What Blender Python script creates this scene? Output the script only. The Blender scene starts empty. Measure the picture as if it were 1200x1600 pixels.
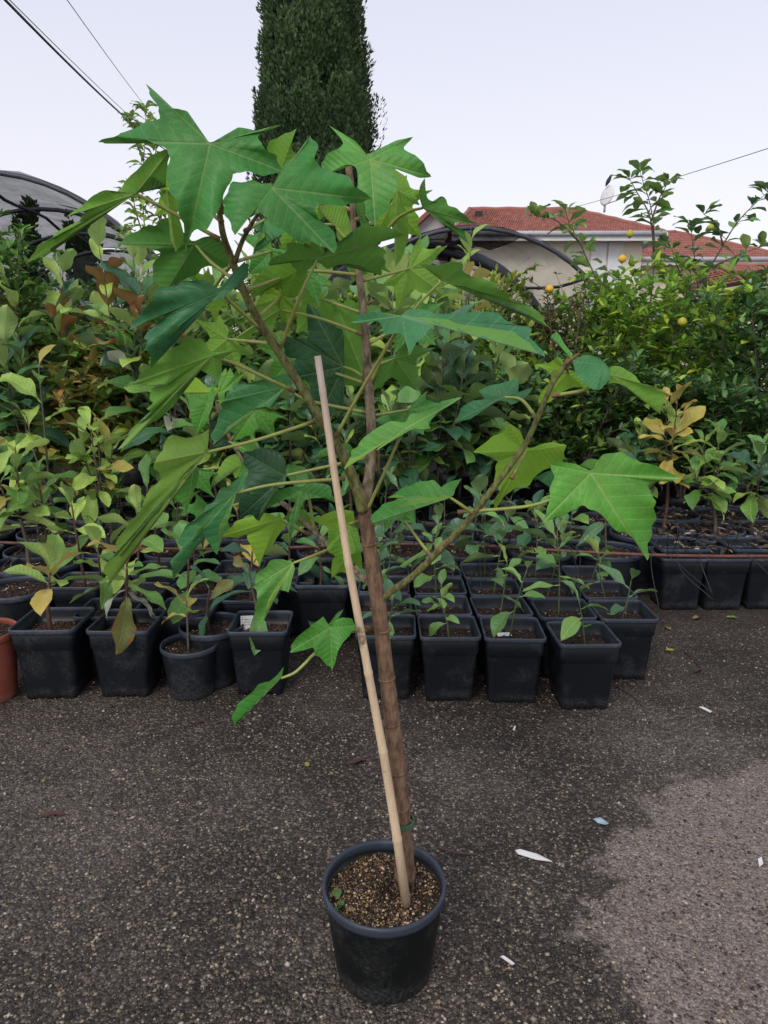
import bpy, math, random
import numpy as np
from mathutils import Vector, Matrix

sc = bpy.context.scene
PI = math.pi
# ------------------------------------------------------------------ camera
CAM_H, PITCH, FOC = 1.45, math.radians(13.0), 1109.0
cam_data = bpy.data.cameras.new('camera')
cam_data.sensor_fit = 'VERTICAL'
cam_data.sensor_height = 36.0
cam_data.lens = FOC / 1600 * 36
cam_data.clip_start, cam_data.clip_end = 0.05, 2000
cam = bpy.data.objects.new('camera', cam_data)
cam.location = (0, 0, CAM_H)
cam.rotation_euler = (PI / 2 - PITCH, 0, 0)
sc.collection.objects.link(cam)
sc.camera = cam
# ------------------------------------------------------------------ sky: thin even overcast at the end of the day
SUN_EL, SUN_ROT = math.radians(42), math.radians(205)
world = bpy.data.worlds.new('World')
sc.world = world
world.use_nodes = True
wn = world.node_tree
wn.nodes.clear()
wo = wn.nodes.new('ShaderNodeOutputWorld')
bg = wn.nodes.new('ShaderNodeBackground')
sky = wn.nodes.new('ShaderNodeTexSky')
sky.sky_type = 'NISHITA'
sky.sun_disc = False
sky.sun_elevation = SUN_EL
sky.sun_rotation = SUN_ROT
sky.dust_density = 2.0
sky.altitude = 50
hsv = wn.nodes.new('ShaderNodeHueSaturation')
hsv.inputs['Saturation'].default_value = 0.5
veil = wn.nodes.new('ShaderNodeMix')
veil.data_type = 'RGBA'
veil.inputs['Factor'].default_value = 0.66
veil.inputs['B'].default_value = (7.9, 7.85, 9.0, 1)      # the even cloud veil
tcw = wn.nodes.new('ShaderNodeTexCoord')
sxyz = wn.nodes.new('ShaderNodeSeparateXYZ')
wn.links.new(tcw.outputs['Generated'], sxyz.inputs[0])
vr = wn.nodes.new('ShaderNodeMapRange')
vr.interpolation_type = 'SMOOTHSTEP'
vr.inputs[1].default_value, vr.inputs[2].default_value = 0.02, 0.62
wn.links.new(sxyz.outputs[2], vr.inputs[0])
vcol = wn.nodes.new('ShaderNodeMix')
vcol.data_type = 'RGBA'
vcol.inputs['A'].default_value = (9.15, 8.85, 9.2, 1)       # pale pink haze towards the horizon
vcol.inputs['B'].default_value = (6.9, 7.2, 9.0, 1)        # lavender blue overhead
wn.links.new(vr.outputs[0], vcol.inputs['Factor'])
wn.links.new(vcol.outputs['Result'], veil.inputs['B'])
wn.links.new(sky.outputs[0], hsv.inputs['Color'])
wn.links.new(hsv.outputs[0], veil.inputs['A'])
wn.links.new(veil.outputs['Result'], bg.inputs['Color'])
bg.inputs['Strength'].default_value = 0.128
wn.links.new(bg.outputs[0], wo.inputs['Surface'])
# ------------------------------------------------------------------ sun, veiled
sun_d = bpy.data.lights.new('sun', 'SUN')
sun_d.energy = 1.5
sun_d.angle = math.radians(22)
sun_d.color = (1.0, 0.95, 0.88)
sun = bpy.data.objects.new('sun', sun_d)
sun_dir = Vector((math.sin(SUN_ROT) * math.cos(SUN_EL), math.cos(SUN_ROT) * math.cos(SUN_EL), math.sin(SUN_EL)))
sun.rotation_euler = sun_dir.to_track_quat('Z', 'Y').to_euler()
sun.location = (0, 0, 12)
sc.collection.objects.link(sun)
sc.view_settings.view_transform = 'Standard'
sc.view_settings.look = 'None'
sc.view_settings.exposure = 0.0
sc.view_settings.gamma = 1.0
sc.view_settings.use_curve_mapping = False
sc.cycles.max_bounces = 8
sc.cycles.transparent_max_bounces = 16

# ------------------------------------------------------------------ helpers
C = sc.collection
cP, sP = math.cos(PITCH), math.sin(PITCH)


def ray(px, py):
    u, v = (px - 600) / FOC, (800 - py) / FOC
    return Vector((u, cP + v * sP, -sP + v * cP))


def at(px, py, Y):
    d = ray(px, py)
    return Vector((0, 0, CAM_H)) + d * (Y / d.y)


def at_z(px, py, z):
    d = ray(px, py)
    return Vector((0, 0, CAM_H)) + d * ((z - CAM_H) / d.z)


def pxm(p):
    """metres covered by one photo pixel at point p"""
    return (p[1] * cP + (CAM_H - p[2]) * sP) / FOC


def mesh(name, V, F, mat=None, smooth=True, attrs=None):
    me = bpy.data.meshes.new(name)
    me.from_pydata([tuple(v) for v in V], [], F)
    if smooth:
        me.polygons.foreach_set('use_smooth', [True] * len(me.polygons))
    if attrs:
        for k, vals in attrs.items():
            a = me.attributes.new(k, 'FLOAT', 'POINT')
            a.data.foreach_set('value', np.asarray(vals, dtype=np.float32))
    if mat:
        me.materials.append(mat)
    me.update()
    return me


def mesh_np(name, V, F, mat, attrs=None, smooth=False):
    """fast mesh from numpy: V (n,3), F (m,3) triangles"""
    me = bpy.data.meshes.new(name)
    me.vertices.add(len(V))
    me.vertices.foreach_set('co', np.ascontiguousarray(V, dtype=np.float32).ravel())
    m = len(F)
    me.loops.add(m * 3)
    me.loops.foreach_set('vertex_index', np.ascontiguousarray(F, dtype=np.int32).ravel())
    me.polygons.add(m)
    me.polygons.foreach_set('loop_start', np.arange(0, m * 3, 3, dtype=np.int32))
    me.polygons.foreach_set('loop_total', np.full(m, 3, dtype=np.int32))
    if smooth:
        me.polygons.foreach_set('use_smooth', np.ones(m, dtype=bool))
    if attrs:
        for k, vals in attrs.items():
            a = me.attributes.new(k, 'FLOAT', 'POINT')
            a.data.foreach_set('value', np.asarray(vals, dtype=np.float32))
    me.materials.append(mat)
    me.update(calc_edges=True)
    return me


def obj(name, me, parent=None, loc=None, mat4=None):
    o = bpy.data.objects.new(name, me)
    C.objects.link(o)
    if parent:
        o.parent = parent
    if mat4 is not None:
        o.matrix_basis = mat4
    elif loc is not None:
        o.location = loc
    return o


def tag(o, label=None, cat=None, group=None, kind=None):
    if label:
        o['label'] = label
    if cat:
        o['category'] = cat
    if group:
        o['group'] = group
    if kind:
        o['kind'] = kind
    return o


def thing(name, label, cat, loc=(0, 0, 0), rotz=0, group=None):
    o = bpy.data.objects.new(name, None)
    o.empty_display_size = 0.1
    C.objects.link(o)
    o.location = loc
    o.rotation_euler = (0, 0, rotz)
    return tag(o, label, cat, group)


def catmull(pts, sub):
    """pts: list of tuples of any length"""
    P = [np.array(p, dtype=float) for p in pts]
    if len(P) == 2:
        return [P[0] + (P[1] - P[0]) * k / sub for k in range(sub + 1)]
    out = []
    for i in range(len(P) - 1):
        p0 = P[i - 1] if i > 0 else 2 * P[0] - P[1]
        p1, p2 = P[i], P[i + 1]
        p3 = P[i + 2] if i + 2 < len(P) else 2 * P[-1] - P[-2]
        for k in range(sub):
            t = k / sub
            out.append(0.5 * (2 * p1 + (p2 - p0) * t + (2 * p0 - 5 * p1 + 4 * p2 - p3) * t * t + (3 * p1 - p0 - 3 * p2 + p3) * t ** 3))
    out.append(P[-1])
    return out


def tube_data(pts, n=8, sub=4, V=None, F=None, jit=0.0, rng=random, cap=True):
    """pts: (x,y,z,r). Appends a swept tube to V,F."""
    V = [] if V is None else V
    F = [] if F is None else F
    Q = catmull(pts, sub) if sub > 1 else [np.array(p, float) for p in pts]
    up = None
    b0 = len(V)
    for i, q in enumerate(Q):
        a = Q[max(i - 1, 0)][:3]
        b = Q[min(i + 1, len(Q) - 1)][:3]
        t = Vector(b - a)
        if t.length < 1e-9:
            t = Vector((0, 0, 1))
        t.normalize()
        if up is None:
            up = t.orthogonal().normalized()
        up = (up - t * up.dot(t))
        up = up.normalized() if up.length > 1e-6 else t.orthogonal().normalized()
        s = t.cross(up)
        r = max(q[3], 1e-4)
        c = Vector(q[:3])
        for k in range(n):
            an = 2 * PI * k / n
            rr = r * (1 + (rng.uniform(-jit, jit) if jit else 0))
            V.append(c + (up * math.cos(an) + s * math.sin(an)) * rr)
    m = len(Q)
    for i in range(m - 1):
        for k in range(n):
            a = b0 + i * n + k
            b = b0 + i * n + (k + 1) % n
            F.append((a, b, b + n, a + n))
    if cap:
        F.append(tuple(b0 + k for k in range(n))[::-1])
        F.append(tuple(b0 + (m - 1) * n + k for k in range(n)))
    return V, F


def tube(name, pts, mat, parent=None, n=8, sub=4, org=None, jit=0.0, rng=random):
    V, F = tube_data(pts, n, sub, jit=jit, rng=rng)
    if org is not None:
        V = [v - org for v in V]
    return obj(name, mesh(name, V, F, mat), parent)


def box_data(V, F, c, s, R=None):
    b = len(V)
    for x in (-1, 1):
        for y in (-1, 1):
            for z in (-1, 1):
                v = Vector((x * s[0] / 2, y * s[1] / 2, z * s[2] / 2))
                if R is not None:
                    v = R @ v
                V.append(v + Vector(c))
    for f in ((0, 1, 3, 2), (4, 6, 7, 5), (0, 4, 5, 1), (2, 3, 7, 6), (0, 2, 6, 4), (1, 5, 7, 3)):
        F.append(tuple(b + i for i in f))
    return V, F


def rsq(k, n, cr=0.2):
    """k-th of n points round a unit square with rounded corners, most points in the corners"""
    q, i = divmod(k, n // 4)
    m_ = n // 4
    nc = m_ // 2                      # half the points in the corner, half along the side
    if i < nc:
        a = PI / 2 * i / (nc - 1)
        c, s = 1 - cr + cr * math.cos(a), 1 - cr + cr * math.sin(a)
    else:
        f = (i - nc + 1) / (m_ - nc + 1)
        c, s = (1 - cr) * (1 - 2 * f), 1.0
    for _ in range(q):
        c, s = -s, c
    return c, s


def lathe_data(prof, n=40, V=None, F=None, square=0.0, cap_bottom=True):
    """prof: (r,z) from bottom outside over the top to the inside. square>0 = superellipse exponent"""
    V = [] if V is None else V
    F = [] if F is None else F
    b0 = len(V)
    for r, z in prof:
        for k in range(n):
            a = 2 * PI * (k + 0.5) / n
            c, s = math.cos(a), math.sin(a)
            if square:
                c, s = rsq(k, n)
            V.append(Vector((r * c, r * s, z)))
    for i in range(len(prof) - 1):
        for k in range(n):
            a = b0 + i * n + k
            b = b0 + i * n + (k + 1) % n
            F.append((a, b, b + n, a + n))
    if cap_bottom:
        F.append(tuple(b0 + k for k in range(n))[::-1])
    return V, F


# ------------------------------------------------------------------ materials
def new_mat(name):
    m = bpy.data.materials.new(name)
    m.use_nodes = True
    nt = m.node_tree
    nt.nodes.clear()
    out = nt.nodes.new('ShaderNodeOutputMaterial')
    return m, nt, out


class NB:
    """tiny node builder"""
    def __init__(s, nt):
        s.nt = nt

    def n(s, t, **kw):
        nd = s.nt.nodes.new(t)
        for k, v in kw.items():
            setattr(nd, k, v)
        return nd

    def link(s, a, b):
        s.nt.links.new(a, b)

    def put(s, sock, v):
        if hasattr(v, 'is_output') or hasattr(v, 'links'):
            s.nt.links.new(v, sock)
        else:
            sock.default_value = v

    def math(s, op, a, b=0.0, c=0.0, clamp=False):
        nd = s.n('ShaderNodeMath', operation=op)
        nd.use_clamp = clamp
        s.put(nd.inputs[0], a)
        s.put(nd.inputs[1], b)
        s.put(nd.inputs[2], c)
        return nd.outputs[0]

    def mix(s, f, a, b, mode='MIX'):
        nd = s.n('ShaderNodeMix', data_type='RGBA', blend_type=mode)
        s.put(nd.inputs[0], f)
        s.put(nd.inputs[6], a if not isinstance(a, tuple) or len(a) == 4 else a + (1,))
        s.put(nd.inputs[7], b if not isinstance(b, tuple) or len(b) == 4 else b + (1,))
        return nd.outputs[2]

    def smooth(s, x, lo, hi, a=0.0, b=1.0):
        nd = s.n('ShaderNodeMapRange', interpolation_type='SMOOTHSTEP')
        s.put(nd.inputs[0], x)
        nd.inputs[1].default_value, nd.inputs[2].default_value = lo, hi
        nd.inputs[3].default_value, nd.inputs[4].default_value = a, b
        return nd.outputs[0]

    def attr(s, name):
        nd = s.n('ShaderNodeAttribute', attribute_name=name)
        return nd.outputs['Fac']

    def coord(s, which='Object'):
        return s.n('ShaderNodeTexCoord').outputs[which]

    def noise(s, vec, scale, detail=4, rough=0.55, dist=0.0, out='Fac'):
        nd = s.n('ShaderNodeTexNoise')
        if vec is not None:
            s.link(vec, nd.inputs['Vector'])
        nd.inputs['Scale'].default_value = scale
        nd.inputs['Detail'].default_value = detail
        nd.inputs['Roughness'].default_value = rough
        nd.inputs['Distortion'].default_value = dist
        return nd.outputs[out]

    def voronoi(s, vec, scale, feature='F1', out='Distance', rand=1.0):
        nd = s.n('ShaderNodeTexVoronoi', feature=feature)
        if vec is not None:
            s.link(vec, nd.inputs['Vector'])
        nd.inputs['Scale'].default_value = scale
        nd.inputs['Randomness'].default_value = rand
        return nd.outputs[out]

    def ramp(s, f, stops, interp='LINEAR'):
        nd = s.n('ShaderNodeValToRGB')
        nd.color_ramp.interpolation = interp
        els = nd.color_ramp.elements
        while len(els) > 1:
            els.remove(els[-1])
        els[0].position = stops[0][0]
        els[0].color = tuple(stops[0][1]) + (1,)
        for p, c in stops[1:]:
            e = els.new(p)
            e.color = tuple(c) + (1,)
        s.put(nd.inputs[0], f)
        return nd.outputs[0]

    def bump(s, h, strength, dist=0.01, normal=None):
        nd = s.n('ShaderNodeBump')
        nd.inputs['Strength'].default_value = strength
        nd.inputs['Distance'].default_value = dist
        s.put(nd.inputs['Height'], h)
        if normal is not None:
            s.link(normal, nd.inputs['Normal'])
        return nd.outputs[0]

    def bsdf(s, color, rough=0.6, normal=None, spec=0.4, metal=0.0):
        nd = s.n('ShaderNodeBsdfPrincipled')
        s.put(nd.inputs['Base Color'], color if not isinstance(color, tuple) or len(color) == 4 else color + (1,))
        s.put(nd.inputs['Roughness'], rough)
        s.put(nd.inputs['Specular IOR Level'], spec)
        nd.inputs['Metallic'].default_value = metal
        if normal is not None:
            s.link(normal, nd.inputs['Normal'])
        return nd.outputs[0]


def simple_mat(name, col, rough=0.6, var=0.25, scale=30, bump=0.0, spec=0.4, col2=None, stretch=None):
    m, nt, out = new_mat(name)
    b = NB(nt)
    co = b.coord('Object')
    if stretch:
        mp = b.n('ShaderNodeMapping')
        mp.inputs['Scale'].default_value = stretch
        b.link(co, mp.inputs['Vector'])
        co = mp.outputs[0]
    f = b.noise(co, scale, 6, 0.6)
    c2 = col2 or tuple(c * (1 - var) for c in col)
    c = b.mix(b.smooth(f, 0.35, 0.68), col, c2)
    nrm = b.bump(f, bump, 0.01) if bump else None
    b.link(b.bsdf(c, rough, nrm, spec), out.inputs[0])
    return m


def leaf_mat(name, top, under, vein, rough=0.42, trans=0.28, nsec=9.0, slope=0.9, vw=0.012, edge=None, spot=None, sheen=0.4, quilt=0.5, secs=0.5, spot_lo=0.54):
    """blade with a midrib and side veins read from the mesh attributes lu (along) and lv (off the midrib)"""
    m, nt, out = new_mat(name)
    b = NB(nt)
    lu, lv = b.attr('lu'), b.attr('lv')
    info = b.n('ShaderNodeObjectInfo').outputs['Random']
    back = b.n('ShaderNodeNewGeometry').outputs['Backfacing']
    co = b.coord('Object')
    co_ = co
    mid = b.smooth(lv, 0.0, vw, 1.0, 0.0)
    ph = b.math('MULTIPLY', b.math('SUBTRACT', lu, b.math('MULTIPLY', lv, slope)), nsec)
    fr = b.math('ABSOLUTE', b.math('SUBTRACT', b.math('FRACT', ph), 0.5))      # 0.5 at the vein
    sec = b.smooth(fr, 0.458, 0.5, 0.0, secs)
    net = b.n('ShaderNodeTexVoronoi', feature='DISTANCE_TO_EDGE')
    net.inputs['Scale'].default_value = 95
    b.link(co_, net.inputs['Vector'])
    netf = b.smooth(net.outputs['Distance'], 0.0, 0.09, 0.16, 0.0)
    veins = b.math('MAXIMUM', mid, b.math('MAXIMUM', sec, netf))
    big = b.noise(co, 9, 3, 0.6)
    fine = b.noise(co, 160, 4, 0.65)
    tone = b.math('ADD', b.math('MULTIPLY', big, 0.75), b.math('MULTIPLY', fine, 0.3))
    t1 = b.mix(b.smooth(tone, 0.35, 0.75), tuple(c * 0.72 for c in top), tuple(min(1, c * 1.25) for c in top))
    t1 = b.mix(b.smooth(lu, 0.0, 0.75, 0.28, 0.0), t1, b.mix(0.5, t1, vein))
    if spot:
        sp = b.smooth(b.noise(co, 26, 4, 0.6, 0.3), spot_lo, spot_lo + 0.16)
        t1 = b.mix(sp, t1, spot)
    u1 = b.mix(b.smooth(tone, 0.35, 0.75), tuple(c * 0.88 for c in under), tuple(min(1, c * 1.1) for c in under))
    if edge:
        e = b.smooth(b.math('ADD', b.math('MULTIPLY', lv, 3.0), b.math('MULTIPLY', b.noise(co, 20, 4), 0.6)), 0.55, 0.95)
        t1 = b.mix(e, t1, edge)
        u1 = b.mix(e, u1, edge)
    base = b.mix(back, t1, u1)
    base = b.mix(b.math('MULTIPLY', veins, 0.85), base, vein)
    hs = b.n('ShaderNodeHueSaturation')
    b.put(hs.inputs['Hue'], b.math('ADD', 0.508, b.math('MULTIPLY', info, -0.03)))
    b.put(hs.inputs['Value'], b.math('ADD', 0.74, b.math('MULTIPLY', info, 0.66)))
    b.link(base, hs.inputs['Color'])
    col = hs.outputs[0]
    q = b.math('ADD', b.math('MULTIPLY', b.math('SUBTRACT', 0.5, fr), 0.9), b.math('ADD', b.math('MULTIPLY', fine, 0.35), b.math('MULTIPLY', b.noise(co, 45, 3), 0.5)))
    q = b.math('SUBTRACT', q, b.math('MULTIPLY', mid, 0.6))
    nrm = b.bump(q, quilt, 0.004)
    pr = b.bsdf(col, b.math('ADD', rough, b.math('MULTIPLY', back, 0.2)), nrm, sheen)
    tr = b.n('ShaderNodeBsdfTranslucent')
    tcol = b.mix(0.5, col, tuple(min(1, c * 1.25) for c in under))
    b.link(tcol, tr.inputs['Color'])
    b.link(nrm, tr.inputs['Normal'])
    mx = b.n('ShaderNodeMixShader')
    mx.inputs[0].default_value = trans
    b.link(pr, mx.inputs[1])
    b.link(tr.outputs[0], mx.inputs[2])
    b.link(mx.outputs[0], out.inputs[0])
    return m


def cloud_mat(name, stops, rough=0.45, trans=0.22, spec=0.35):
    """small leaves: one tone per leaf from the attribute shade"""
    m, nt, out = new_mat(name)
    b = NB(nt)
    sh = b.attr('shade')
    col = b.ramp(sh, stops)
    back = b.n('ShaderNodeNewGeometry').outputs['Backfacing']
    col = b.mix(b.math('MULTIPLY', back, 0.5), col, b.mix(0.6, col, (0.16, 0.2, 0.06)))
    pr = b.bsdf(col, rough, None, spec)
    tr = b.n('ShaderNodeBsdfTranslucent')
    b.link(col, tr.inputs['Color'])
    mx = b.n('ShaderNodeMixShader')
    mx.inputs[0].default_value = trans
    b.link(pr, mx.inputs[1])
    b.link(tr.outputs[0], mx.inputs[2])
    b.link(mx.outputs[0], out.inputs[0])
    return m


def speckle_mat(name, stops, scale=350, rough=0.85, bump=0.6):
    """soil, bark chips and the like: cells of many tones"""
    m, nt, out = new_mat(name)
    b = NB(nt)
    co = b.coord('Object')
    w = b.n('ShaderNodeVectorMath', operation='ADD')
    b.link(co, w.inputs[0])
    nz = b.n('ShaderNodeTexNoise')
    nz.inputs['Scale'].default_value = scale * 0.4
    b.link(co, nz.inputs['Vector'])
    sv = b.n('ShaderNodeVectorMath', operation='SCALE')
    sv.inputs['Scale'].default_value = 1.6 / scale
    b.link(nz.outputs['Color'], sv.inputs[0])
    b.link(sv.outputs[0], w.inputs[1])
    v = b.n('ShaderNodeTexVoronoi')
    v.inputs['Scale'].default_value = scale
    b.link(w.outputs[0], v.inputs['Vector'])
    sep = b.n('ShaderNodeSeparateColor')
    b.link(v.outputs['Color'], sep.inputs[0])
    col = b.ramp(sep.outputs[0], stops)
    col = b.mix(b.smooth(v.outputs['Distance'], 0.25, 0.7), col, (0.012, 0.01, 0.008))
    lo = b.noise(co, scale * 0.06, 4)
    col = b.mix(b.smooth(lo, 0.4, 0.7), col, b.mix(0.6, col, (0.02, 0.014, 0.01)))
    h = b.math('ADD', b.math('MULTIPLY', sep.outputs[1], 0.6), b.math('MULTIPLY', b.math('SUBTRACT', 1.0, v.outputs['Distance']), 0.5))
    b.link(b.bsdf(col, rough, b.bump(h, bump, 0.004), 0.25), out.inputs[0])
    return m
# ------------------------------------------------------------------ shared materials
M = {}
M['asphalt'], nt, out = new_mat('asphalt')
b = NB(nt)
co = b.coord('Object')
v1 = b.n('ShaderNodeTexVoronoi'); v1.inputs['Scale'].default_value = 118; b.link(co, v1.inputs['Vector'])
v2 = b.n('ShaderNodeTexVoronoi'); v2.inputs['Scale'].default_value = 270; b.link(co, v2.inputs['Vector'])
s1 = b.n('ShaderNodeSeparateColor'); b.link(v1.outputs['Color'], s1.inputs[0])
s2 = b.n('ShaderNodeSeparateColor'); b.link(v2.outputs['Color'], s2.inputs[0])
wet = [(0.0, (0.010, 0.008, 0.0063)), (0.42, (0.039, 0.0305, 0.0235)), (0.70, (0.092, 0.071, 0.053)), (0.88, (0.21, 0.163, 0.12)), (1.0, (0.43, 0.34, 0.25))]
dry = [(0.0, (0.072, 0.058, 0.049)), (0.40, (0.18, 0.146, 0.122)), (0.72, (0.275, 0.225, 0.19)), (0.9, (0.37, 0.305, 0.25)), (1.0, (0.42, 0.36, 0.30))]
cw = b.mix(0.28, b.ramp(s1.outputs[0], wet), b.ramp(s2.outputs[1], wet))
cd = b.mix(0.6, b.ramp(s1.outputs[0], dry), b.ramp(s2.outputs[1], dry))
cw = b.mix(b.smooth(v1.outputs['Distance'], 0.3, 0.75), cw, b.mix(0.55, cw, (0.012, 0.010, 0.009)))
# the dry patch: a ragged blob on the right, everything else still damp
sub = b.n('ShaderNodeVectorMath', operation='SUBTRACT'); b.link(co, sub.inputs[0]); sub.inputs[1].default_value = (1.42, 1.38, 0)
ln = b.n('ShaderNodeVectorMath', operation='LENGTH'); b.link(sub.outputs[0], ln.inputs[0])
wob = b.math('MULTIPLY', b.math('SUBTRACT', b.noise(co, 3.2, 5, 0.65), 0.5), 0.62)
wob2 = b.math('MULTIPLY', b.math('SUBTRACT', b.noise(co, 16, 5, 0.7), 0.5), 0.16)
dd = b.math('ADD', ln.outputs['Value'], b.math('ADD', wob, wob2))
drym = b.smooth(dd, 0.84, 0.91, 0.92, 0.0)
blot = b.noise(co, 1.3, 5, 0.6)
damp = b.mix(b.smooth(blot, 0.40, 0.68), b.mix(0.30, cw, (0.014, 0.011, 0.009)), b.mix(0.30, cw, cd))
sy = b.n('ShaderNodeSeparateXYZ'); b.link(co, sy.inputs[0])
bandm = b.smooth(b.math('ADD', sy.outputs[1], b.math('MULTIPLY', b.math('SUBTRACT', b.noise(co, 5, 5, 0.7), 0.5), 1.6)), 2.5, 3.0, 0.0, 0.6)      # darker brown band along the pots, ragged edge
damp = b.mix(bandm, damp, b.mix(0.7, damp, (0.022, 0.016, 0.011)))
rust = b.smooth(b.noise(co, 2.1, 5, 0.65), 0.52, 0.75)
damp = b.mix(b.math('MULTIPLY', rust, 0.45), damp, b.mix(0.55, damp, (0.085, 0.062, 0.04)))
col = b.mix(drym, damp, cd)
h = b.math('ADD', b.math('MULTIPLY', b.math('SUBTRACT', 1.0, v1.outputs['Distance']), 0.8), b.math('MULTIPLY', s2.outputs[0], 0.35))
h = b.math('ADD', h, b.math('MULTIPLY', b.noise(co, 40, 4), 0.5))
b.link(b.bsdf(col, b.math('ADD', 0.62, b.math('MULTIPLY', drym, 0.25)), b.bump(h, 1.0, 0.008), 0.3), out.inputs[0])

M['pebble'], nt, out = new_mat('pebble')
b = NB(nt)
pc = b.ramp(b.attr('shade'), [(0.0, (0.022, 0.017, 0.014)), (0.3, (0.075, 0.058, 0.046)), (0.55, (0.16, 0.12, 0.088)), (0.8, (0.25, 0.195, 0.14)), (0.93, (0.36, 0.285, 0.205)), (1.0, (0.46, 0.40, 0.33))])
b.link(b.bsdf(pc, 0.75, None, 0.3), out.inputs[0])

M['pot'] = None
def pot_mat(name, c, dust):
    m, nt, out = new_mat(name)
    b = NB(nt)
    co = b.coord('Object')
    rnd = b.n('ShaderNodeObjectInfo').outputs['Random']
    sh_ = b.n('ShaderNodeVectorMath', operation='ADD')
    b.link(co, sh_.inputs[0])
    rv = b.n('ShaderNodeCombineXYZ')
    for k_ in range(3):
        b.put(rv.inputs[k_], b.math('MULTIPLY', rnd, (7.0, 13.0, 3.0)[k_]))
    b.link(rv.outputs[0], sh_.inputs[1])
    n1 = b.noise(sh_.outputs[0], 8, 6, 0.68)
    n2 = b.noise(co, 130, 3, 0.7)
    sepz = b.n('ShaderNodeSeparateXYZ'); b.link(co, sepz.inputs[0])
    low = b.smooth(sepz.outputs[2], 0.0, 0.07, 0.75, 0.0)          # splashed dirt at the foot
    f = b.math('MULTIPLY', b.smooth(b.math('ADD', n1, b.math('MULTIPLY', low, 0.34)), 0.46, 0.74), b.smooth(n2, 0.3, 0.7))
    spk = b.smooth(b.noise(co, 260, 2, 0.5), 0.70, 0.78, 0.0, 0.5)
    col = b.mix(b.math('MULTIPLY', f, 0.5), c, dust)
    col = b.mix(spk, col, dust)
    vo = b.math('MULTIPLY', n2, 0.3)
    b.link(b.bsdf(col, b.math('ADD', 0.42, b.math('MULTIPLY', f, 0.35)), b.bump(vo, 0.25, 0.002), 0.30), out.inputs[0])
    return m
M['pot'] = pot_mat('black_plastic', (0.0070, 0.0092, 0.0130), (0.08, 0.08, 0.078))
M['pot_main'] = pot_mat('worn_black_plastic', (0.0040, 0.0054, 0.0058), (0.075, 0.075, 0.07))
M['rim'] = pot_mat('black_plastic_rim', (0.036, 0.045, 0.062), (0.19, 0.20, 0.22))  # paler blue grey, the bright highlight along the rim put into the colour
M['terracotta'] = pot_mat('terracotta_plastic', (0.24, 0.065, 0.040), (0.35, 0.2, 0.15))
M['bag'] = simple_mat('black_grow_bag', (0.012, 0.0125, 0.014), 0.38, 0.3, 14, 0.5, 0.5)
M['soil'] = speckle_mat('potting_soil', [(0.0, (0.010, 0.007, 0.005)), (0.5, (0.028, 0.018, 0.012)), (0.8, (0.07, 0.038, 0.022)), (0.95, (0.15, 0.09, 0.055)), (1.0, (0.34, 0.29, 0.23))], 240)
M['soil_red'] = speckle_mat('bark_soil', [(0.0, (0.02, 0.010, 0.006)), (0.4, (0.085, 0.038, 0.021)), (0.75, (0.18, 0.078, 0.042)), (0.94, (0.32, 0.18, 0.11)), (1.0, (0.5, 0.42, 0.34))], 200)
M['soil_main'] = speckle_mat('coarse_potting_mix', [(0.0, (0.02, 0.012, 0.007)), (0.35, (0.085, 0.045, 0.02)), (0.7, (0.22, 0.13, 0.06)), (0.92, (0.40, 0.28, 0.16)), (1.0, (0.6, 0.52, 0.4))], 230, bump=0.9)
M['chip'], nt, out = new_mat('chip')
b = NB(nt)
b.link(b.bsdf(b.ramp(b.attr('shade'), [(0.0, (0.04, 0.02, 0.01)), (0.35, (0.14, 0.075, 0.035)), (0.65, (0.32, 0.2, 0.10)), (0.9, (0.52, 0.38, 0.23)), (1.0, (0.62, 0.53, 0.42))]), 0.8, None, 0.25), out.inputs[0])
M['chip_dark'], nt, out = new_mat('chip_dark')
b = NB(nt)
b.link(b.bsdf(b.ramp(b.attr('shade'), [(0.0, (0.016, 0.010, 0.007)), (0.45, (0.07, 0.035, 0.021)), (0.78, (0.17, 0.085, 0.05)), (0.94, (0.36, 0.24, 0.15)), (1.0, (0.65, 0.6, 0.52))]), 0.85, None, 0.2), out.inputs[0])
M['bark'] = simple_mat('young_bark', (0.235, 0.145, 0.088), 0.8, 0.4, 90, 0.6, 0.25, (0.105, 0.062, 0.04), (1, 1, 0.35))
M['bark_green'] = simple_mat('green_bark', (0.165, 0.185, 0.055), 0.65, 0.4, 120, 0.4, 0.3, (0.075, 0.05, 0.022), (1, 1, 0.5))
M['bark_grey'] = simple_mat('grey_brown_bark', (0.27, 0.21, 0.135), 0.75, 0.4, 100, 0.4, 0.3, (0.085, 0.06, 0.038), (1, 1, 0.4))
M['stem_brown'] = simple_mat('brown_stem', (0.10, 0.05, 0.033), 0.7, 0.4, 60, 0.3)
M['stem_grey'] = simple_mat('grey_stem', (0.12, 0.095, 0.07), 0.75, 0.45, 60, 0.3)
M['stem_green'] = simple_mat('green_stem', (0.09, 0.13, 0.035), 0.55, 0.3, 60, 0.1)
M['petiole'] = simple_mat('petiole', (0.30, 0.36, 0.085), 0.5, 0.2, 25, 0.1, 0.4, (0.27, 0.25, 0.075))
M['node'] = simple_mat('petiole_joint', (0.23, 0.135, 0.06), 0.65, 0.3, 80, 0.3)
M['bamboo'], nt, out = new_mat('bamboo')
b = NB(nt)
co = b.coord('Object')
mp = b.n('ShaderNodeMapping'); mp.inputs['Scale'].default_value = (1, 1, 0.06); b.link(co, mp.inputs['Vector'])
st = b.noise(mp.outputs[0], 420, 4, 0.6)
bl = b.noise(co, 12, 5, 0.7)
col = b.mix(b.smooth(st, 0.3, 0.7), (0.56, 0.41, 0.25), (0.68, 0.53, 0.36))
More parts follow.
